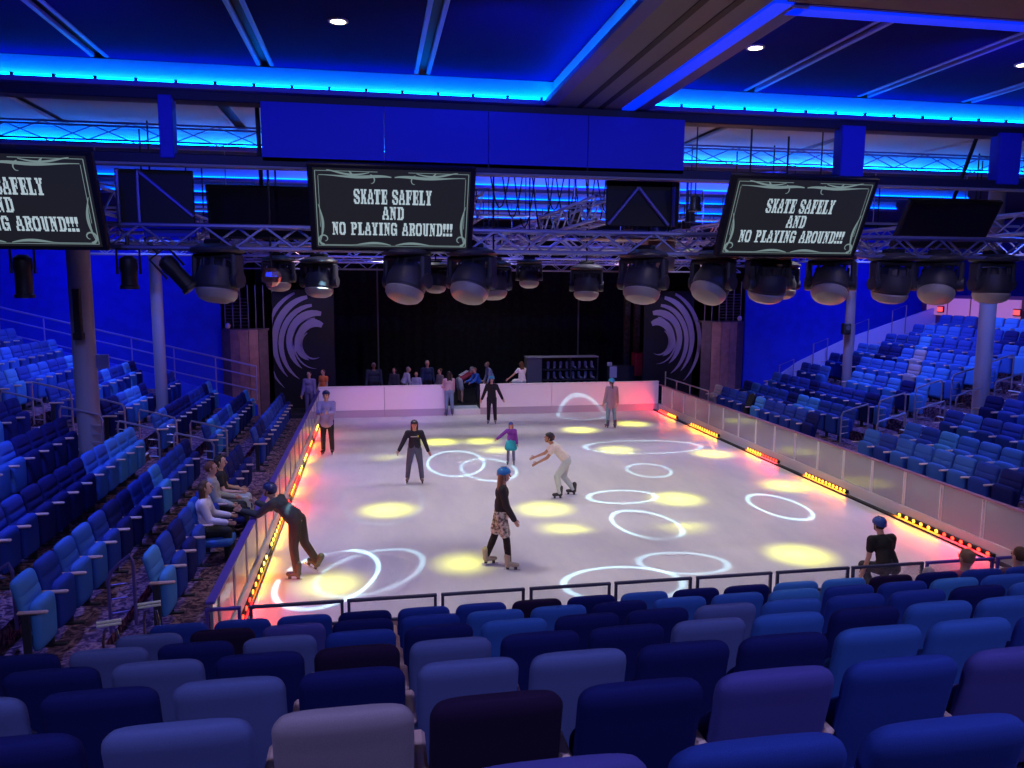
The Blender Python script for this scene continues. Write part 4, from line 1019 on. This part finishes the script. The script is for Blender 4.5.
    # bottom garment
    c = MB(); g2 = .009+.003*h
    c.ell(P0+s*.02*h, (.084*h*wide+g2, .062*h*wide+g2, .066*h), RS); c.ell(P0+s*.06*h, (.080*h*wide+g2, .058*h*wide+g2, .05*h), RS)
    for k in (0, 1):
        hp, kn, an, d2 = J['leg', k]
        if kind == 'trousers': c.cap(hp, kn, .051*h*wide+g2, .036*h+g2); c.cap(kn, an, .036*h+g2, .028*h+g2)
        elif kind == 'shorts': c.cap(hp, hp.lerp(kn, .72), .058*h*wide+g2, .05*h+g2)
        else: c.cap(hp, hp.lerp(kn, .62)+V((-1, 1)[k]*.02*h, 0, 0), .056*h+g2, .066*h+g2); c.cap(hp, hp.lerp(kn, .62)-V((-1, 1)[k]*.04*h, 0, 0), .056*h+g2, .066*h+g2)
    pend(c, {'trousers': 'trousers', 'shorts': 'shorts', 'skirt': 'skirt'}[kind], cm(*bottom), t, vox, None, 3)
    if under:
        c = MB()
        for k in (0, 1):
            hp, kn, an, d2 = J['leg', k]; c.cap(hp.lerp(kn, .2), kn, .040*h+.008, .034*h+.006); c.cap(kn, kn.lerp(an, .35), .034*h+.006, .034*h+.006); c.cap(kn.lerp(an, .35), an, .034*h+.006, .024*h+.006)
        pend(c, 'leggings', cm(*under), t, vox, None, 3)
    # hair and helmet
    hm = mat('hair_'+hair, HAIR[hair], .55)
    c = MB(); c.ell(hc+HR @ V(0, -.008*h, .012*h), (.050*h, .058*h, .060*h), HR)
    if style == 'long':
        for q in (-1, 0, 1): c.cap(hc+HR @ V(q*.028*h, -.03*h, .0), hc+HR @ V(q*.034*h, -.048*h, -.15*h), .034*h, .026*h)
    if style == 'pony': c.cap(hc+HR @ V(0, -.05*h, .0), hc+HR @ V(0, -.065*h, -.13*h), .020*h, .010*h)
    if style == 'bun': c.ell(hc+HR @ V(0, -.05*h, .035*h), (.026*h, .026*h, .026*h))
    # carve the face out of the hair cap by pushing its front vertices back
    vs2 = []
    for q in c.v:
        l = HR.inverted() @ (Vector(q)-hc)
        if l.y > .02*h and l.z < .035*h: l.y = .02*h-(l.y-.02*h)*.3
        vs2.append(tuple(hc+HR @ l))
    c.v = vs2; pend(c, 'hair', hm, t, max(.010, vox*.8), None, 2)
    if helmet:
        hp_ = MB(); n = 16; rows = [(1.0, -.10), (1.03, .0), (1.0, .35), (.86, .62), (.62, .84), (.30, .97), (.02, 1.0)]
        vs = []; fs = []
        for rr, zz in rows:
            for k in range(n):
                a = 2*PI*k/n; yy = math.sin(a)
                vs.append(hc+HR @ V(rr*.060*h*math.cos(a), rr*.070*h*yy-.004*h, .020*h+zz*.062*h+(.010*h*max(0, yy) if zz <= 0 else 0)-(.018*h*max(0, -yy) if zz <= 0 else 0)))
        for i in range(len(rows)-1):
            for k in range(n): fs.append((i*n+k, i*n+(k+1) % n, (i+1)*n+(k+1) % n, (i+1)*n+k))
        fs.append(tuple((len(rows)-1)*n+k for k in range(n))); fs.append(tuple(range(n))[::-1])
        ho = hp_.add(vs, fs).build('helmet', mat('helmet_'+helmet[0], helmet[1], .3, spec=.5), t, 50)
        for q in (-1, 0, 1):
            MB().rbox((0, 0, 0), (.010*h, .055*h, .006*h), .002, Matrix.Translation(hc+HR @ V(q*.026*h, -.004*h, .020*h+.0615*h-abs(q)*.0085*h)) @ HR.to_4x4()).build('vent', black, ho, smooth=0)
        sp = MB()
        for q in (-1, 1): sp.tube([hc+HR @ V(q*.05*h, .004*h, .02*h), hc+HR @ V(q*.044*h, .010*h, -.04*h), hc+HR @ V(0, .022*h, -.068*h)], .004*h, 5)
        sp.build('chin_strap', black, ho)
    # footwear
    for k in (0, 1):
        hp, kn, an, d2 = J['leg', k]
        yawf = 0; pit = max(-70, min(70, math.degrees(math.atan2(-d2.y, -d2.z)))) if k is not None else 0
        flat = an.z < low+dz+.03 if hip is None else False
        X = Matrix.Translation(an) @ Matrix.Rotation(R_(0 if flat or hip is not None else pit*.8), 4, 'X') @ Matrix.Rotation(R_((8, -8)[k]), 4, 'Z')
        c = MB()
        def tp(x, y, z): return X @ V(x, y, z)
        z0 = -.03*h
        c.cap(tp(0, -.015*h, z0+.006*h), tp(0, .085*h, z0), .027*h, .022*h, 10)
        if shoe == 'skate': c.cap(tp(0, -.006*h, z0), tp(0, -.012*h, .065*h), .032*h, .036*h, 10)
        else: c.cap(tp(0, -.01*h, z0), tp(0, -.01*h, .005*h), .028*h, .026*h, 10)
        bo = pend(c, 'skate_boot' if shoe == 'skate' else 'shoe', mat('boot_'+shoec[0], shoec[1], .45), t, max(.010, vox*.8), None, 2)
        if shoe == 'skate':
            zb = z0-.022*h-.075
            MB().rbox((0, .035*h, zb+.018), (.008, .165*h, .036), .003, X).build('blade', chrome, bo, smooth=0)
            for yy in (-.01*h, .07*h): MB().rbox((0, yy, zb+.052), (.02, .03*h, .05), .004, X).build('blade_holder', mat('blade_holder', (.05, .05, .06), .4), bo, smooth=0)
    return t, dict(P0=P0, s=s, r=r, f=f, hc=hc, h=h, top=topo)
# skaters on the ice
BLK = ('black', (.018, .018, .022)); 
person('person in lavender jacket and black trousers standing by the far left glass', (.52, -5.85, 0), 172, 1.70, arms=((25, 4, 75, -25), (25, 4, 70, -28)), helmet=('navy', (.02, .03, .12)), top=('lavender_jacket', (.34, .30, .52)), hem=-.06, wide=1.12)
t, d = person('person in dark hoodie and blue grey jeans skating towards the camera', (2.72, -9.38, 0), 176, 1.46, lean=6, arms=((6, 20, 10), (12, 26, 14)), legs=((4, 9, 8), (14, 10, 28)), hair='brown', style='long', helmet=('black', (.02, .02, .03)), top=('charcoal_hoodie', (.025, .028, .045)), bottom=('grey_blue_jeans', (.10, .13, .20)), shoec=('tan_grey', (.22, .20, .19)), vox=.013, hood=True, wide=1.1)
# printed chest line on the hoodie
MB().rbox((0, 0, 0), (.17, .008, .022), .003, Matrix.Translation(d['P0']+d['s']*.215*1.46+V(0, .118, 0))).build('chest_print', mat('print_pale', (.5, .55, .6), .6), d['top'], smooth=0)
MB().lathe([(.022, 0), (.022, .008)], 12, Matrix.Translation(d['P0']+d['s']*.217*1.46+V(-.085, .115, .004)) @ Matrix.Rotation(-PI/2, 4, 'X')).build('chest_dot', mat('print_yellow', (.6, .7, .05), .6), d['top'])
person('person all in black with cyan helmet skating near the far boards', (5.68, -1.9, 0), 168, 1.56, lean=4, arms=((6, 26, 10), (4, 20, 12)), legs=((6, 4, 12), (0, 3, 4)), helmet=('cyan', (.05, .38, .55)), top=('black_zip_top', (.02, .02, .022)), shoec=('grey', (.25, .25, .28)), bottom=BLK)
person('small child in purple jacket and teal skirt with blue helmet', (5.27, -7.92, 0), 165, 1.06, arms=((4, 10, 10), (14, 48, 10)), hair='light', style='long', helmet=('dark_blue', (.03, .06, .25)), top=('purple_jacket', (.20, .04, .28)), bottom=('teal_skirt', (.03, .42, .42)), kind='skirt', under=('grey_tights', (.16, .2, .28)), shoec=('teal_grey', (.12, .2, .22)), vox=.012)
person('person in white shirt and pale jeans bending forward as they skate left', (5.95, -11.1, 0), 80, 1.60, lean=44, arms=((34, 8, 30), (42, 5, 25)), legs=((34, 6, 44), (8, 4, 46)), nod=-20, skin='tan', helmet=('black', (.02, .02, .03)), top=('white_shirt', (.74, .70, .66)), sleeve=.32, bottom=('pale_jeans', (.48, .58, .60)), shoec=('black_boot', (.03, .03, .035)), vox=.012)
person('person with blue helmet, long hair, black top and patterned shorts in the foreground', (3.82, -15.1, 0), -98, 1.64, lean=4, arms=((-4, 3, 20), (14, 6, 16)), legs=((-14, 2, 6), (14, 3, 8)), hair='light', style='long', helmet=('bright_blue', (.03, .24, .58)), top=('black_long_sleeve', (.03, .032, .035)), bottom=('patterned_shorts', (.62, .60, .50)), kind='shorts', under=('black_leggings', (.015, .015, .017)), shoec=('khaki', (.33, .32, .24)), vox=.0105, hem=.04)
person('person in long mauve top and teal trousers with cyan helmet, seen from behind', (9.43, -3.27, 0), 5, 1.58, arms=((4, 10, 5), (4, 10, 5)), legs=((4, 3, 4), (-2, 3, 6)), hair='brown', style='pony', helmet=('cyan', (.05, .38, .55)), top=('mauve_top', (.42, .34, .36)), hem=-.10, bottom=('teal_trousers', (.20, .40, .45)), shoec=('dark_blue_grey', (.1, .1, .14)))
person('person in dark clothes leaning over the left glass with one skate kicked back', (.58, -14.95, 0), 72, 1.66, lean=50, arms=((52, 4, 50), (48, 6, 60)), legs=((2, 6, 10), (-8, 6, 24)), nod=-15, helmet=('navy', (.02, .03, .14)), top=('grey_black_top', (.045, .05, .06)), bottom=('brown_black_trousers', (.05, .042, .042)), shoec=('worn_dark', (.07, .065, .06)), vox=.012, wide=1.1)
person('person in black t-shirt and dark blue helmet, back to the camera at the near rail', (9.30, -17.35, 0), 4, 1.60, lean=26, arms=((2, 5, 14), (4, 4, 20)), legs=((80, 8, 124), (78, 8, 122)), skin='fair', helmet=('royal_blue', (.02, .07, .30)), top=('black_tshirt', (.022, .021, .022)), sleeve=.36, bottom=('charcoal_trousers', (.04, .04, .05)), vox=.012, wide=1.12)
person('woman in pink top and blue jeans standing in the gate, back to the camera', (4.42, -.12, 0), 10, 1.55, hair='dark', style='long', top=('pink_grey_top', (.50, .36, .42)), bottom=('blue_jeans', (.16, .26, .40)), arms=((20, 6, 50), (8, 6, 20)), shoec=('denim_dark', (.08, .1, .16)))
# seated on the left
HS = .46
person('woman in white sweater and black trousers sitting in the bottom row, nearest of three', (-.80, -15.26, HS), -86, 1.62, lean=8, arms=((20, 8, 55), (22, 8, 60)), legs=((90, 6, 88), (88, 5, 88)), hip=.49, hair='brown', style='long', top=('white_sweater', (.66, .60, .74)), bottom=BLK, shoe='shoe', vox=.013, wide=1.12, nod=-8)
person('man in grey sweatshirt sitting in the bottom row, middle of the three watchers', (-.80, -14.14, HS), -84, 1.70, lean=-6, arms=((14, 8, 60), (16, 8, 55)), legs=((90, 8, 80), (92, 4, 76)), hip=.49, hair='red', top=('grey_sweatshirt', (.36, .38, .38)), bottom=BLK, shoe='shoe', vox=.014)
person('dark haired woman in black top and pale jeans, farthest of the three watchers', (-.80, -13.56, HS), -88, 1.64, lean=-3, arms=((14, 6, 60), (16, 6, 70)), legs=((90, 8, 82), (90, 4, 82)), hip=.49, style='long', sleeve=.34, bottom=('pale_grey_jeans', (.42, .44, .46)), shoe='shoe', vox=.014)
# near right front row
person('person with brown hair slouching in the front row, knee raised beside the rail', (8.36, -19.70, .585), 0, 1.62, lean=-20, legs=((148, 10, 135), (80, 5, 70)), hip=.40, hair='light', style='bun', top=('red_pink_top', (.50, .10, .16)), sleeve=.35, bottom=('stone_trousers', (.42, .36, .36)), shoe='shoe', vox=.014, nod=10)
person('person with dark reddish hair in the front row at the right edge', (9.05, -19.70, .585), 0, 1.58, lean=-20, legs=((86, 8, 70), (86, 8, 70)), hip=.40, hair='brown', top=('plum_top', (.12, .04, .08)), shoe='shoe', vox=.015, nod=6)
# behind the far boards
Z0 = .14
person('heavy set person in dark jacket standing behind the left boards', (1.8, 1.9, Z0), 185, 1.62, top=('dark_teal_jacket', (.03, .045, .06)), hair='grey', skin='brown', shoe='shoe', wide=1.4)
person('person with dark hair behind the left boards, left of the white shirt', (2.55, 1.6, Z0), 150, 1.46, style='long', top=('dark_grey_top', (.06, .06, .07)), shoe='shoe')
person('person in white shirt bending behind the left boards', (2.85, 1.7, Z0), -70, 1.52, lean=26, top=('white_work_shirt', (.6, .6, .66)), shoe='shoe', hair='grey')
person('man in navy jacket and white shirt standing behind the boards near the gate', (3.78, 1.8, Z0), 195, 1.70, top=('navy_jacket', (.025, .04, .10)), hair='grey', shoe='shoe', wide=1.1)
person('woman with dark hair and grey top right of the navy jacket man', (4.22, 1.2, Z0), 120, 1.44, style='bun', hair='brown', top=('taupe_top', (.25, .2, .2)), shoe='shoe')
person('small child in pale top left of the navy jacket man', (3.35, 1.4, Z0), 170, 1.30, top=('pale_blue_top', (.4, .42, .5)), hair='light', shoe='shoe')
person('child in pink top beside the gate, behind the boards', (4.6, 1.3, Z0), 120, 1.26, top=('pink_top', (.5, .2, .25)), hair='light', style='long', shoe='shoe')
person('person in red and white striped shirt and grey shorts bending in the gate', (5.0, 1.9, Z0), -75, 1.72, lean=62, arms=((40, 6, 15), (50, 6, 20)), legs=((6, 4, 6), (10, 4, 14)), top=('red_black_shirt', (.48, .06, .10)), sleeve=.34, bottom=('grey_shorts', (.5, .48, .5)), kind='shorts', shoe='shoe', stripes=True, hair='grey')
person('child in bright blue top being helped by the striped shirt person', (5.72, 1.45, Z0), 110, 1.42, lean=24, arms=((30, 6, 40), (30, 6, 40)), legs=((20, 4, 20), (10, 4, 20)), top=('bright_blue_top', (.04, .14, .55)), bottom=('dark_leggings', (.03, .03, .05)), hair='light')
person('person in pale lilac top bending behind the blue child', (6.4, 2.7, Z0), 100, 1.56, lean=22, top=('pale_lilac_top', (.48, .46, .6)), hair='light', shoe='shoe')
person('woman in white dress with long hair perched on the right boards', (7.15, .35, .62), 25, 1.52, hip=.54, lean=6, arms=((30, 34, 10), (20, 10, 30)), legs=((80, 18, 20), (86, 10, 74)), style='long', hair='brown', top=('white_dress_top', (.78, .76, .78)), sleeve=.3, bottom=('white_dress_skirt', (.8, .78, .8)), kind='skirt')
person('person in violet jacket standing at the far left corner of the glass', (-.42, .3, 0), 165, 1.66, top=('violet_jacket', (.22, .18, .36)), bottom=('violet_grey_trousers', (.16, .14, .26)), shoe='shoe', shoec=('white_shoe', (.6, .6, .65)))
person('child in bright orange vest at the far left corner behind the boards', (.02, 1.0, Z0), 140, 1.50, top=('orange_vest', (.85, .20, .06)), sleeve=.3, shoe='shoe', hair='brown')
# black coat hung on a seat of the right bank
t = thing('coat', 'black coat draped over a sky blue seat in the bottom row, right bank', 'coat', (12.70, -6.1, .46))
c = MB(); c.cap((.2, 0, .96), (.02, .02, .40), .06, .11); c.cap((.2, .12, .93), (.05, .12, .55), .05, .06); c.cap((.2, -.12, .93), (.08, -.1, .62), .05, .05)
c.v = [(x, y, z) for x, y, z in c.v]; pend(c, 'fabric', cm('black_coat', (.012, .012, .012)), t, .02)

# resolve the voxel surfaces in one go
bpy.context.view_layer.update()
dg = bpy.context.evaluated_depsgraph_get()
new = []
for o, ex in PEND: new.append(bpy.data.meshes.new_from_object(o.evaluated_get(dg)))
for (o, ex), me in zip(PEND, new):
    if ex:
        bm = bmesh.new(); bm.from_mesh(me); n = len(bm.verts)
        vv = [bm.verts.new(q) for q in ex.v]
        for f_ in ex.f:
            try: bm.faces.new([vv[i] for i in f_])
            except ValueError: pass
        for f_ in bm.faces: f_.smooth = True
        bm.to_mesh(me); bm.free()
    for p_ in me.polygons: p_.use_smooth = True
    o.modifiers.clear(); o.data = me
print('tris', sum(len(m.polygons) for m in bpy.data.meshes)*2)
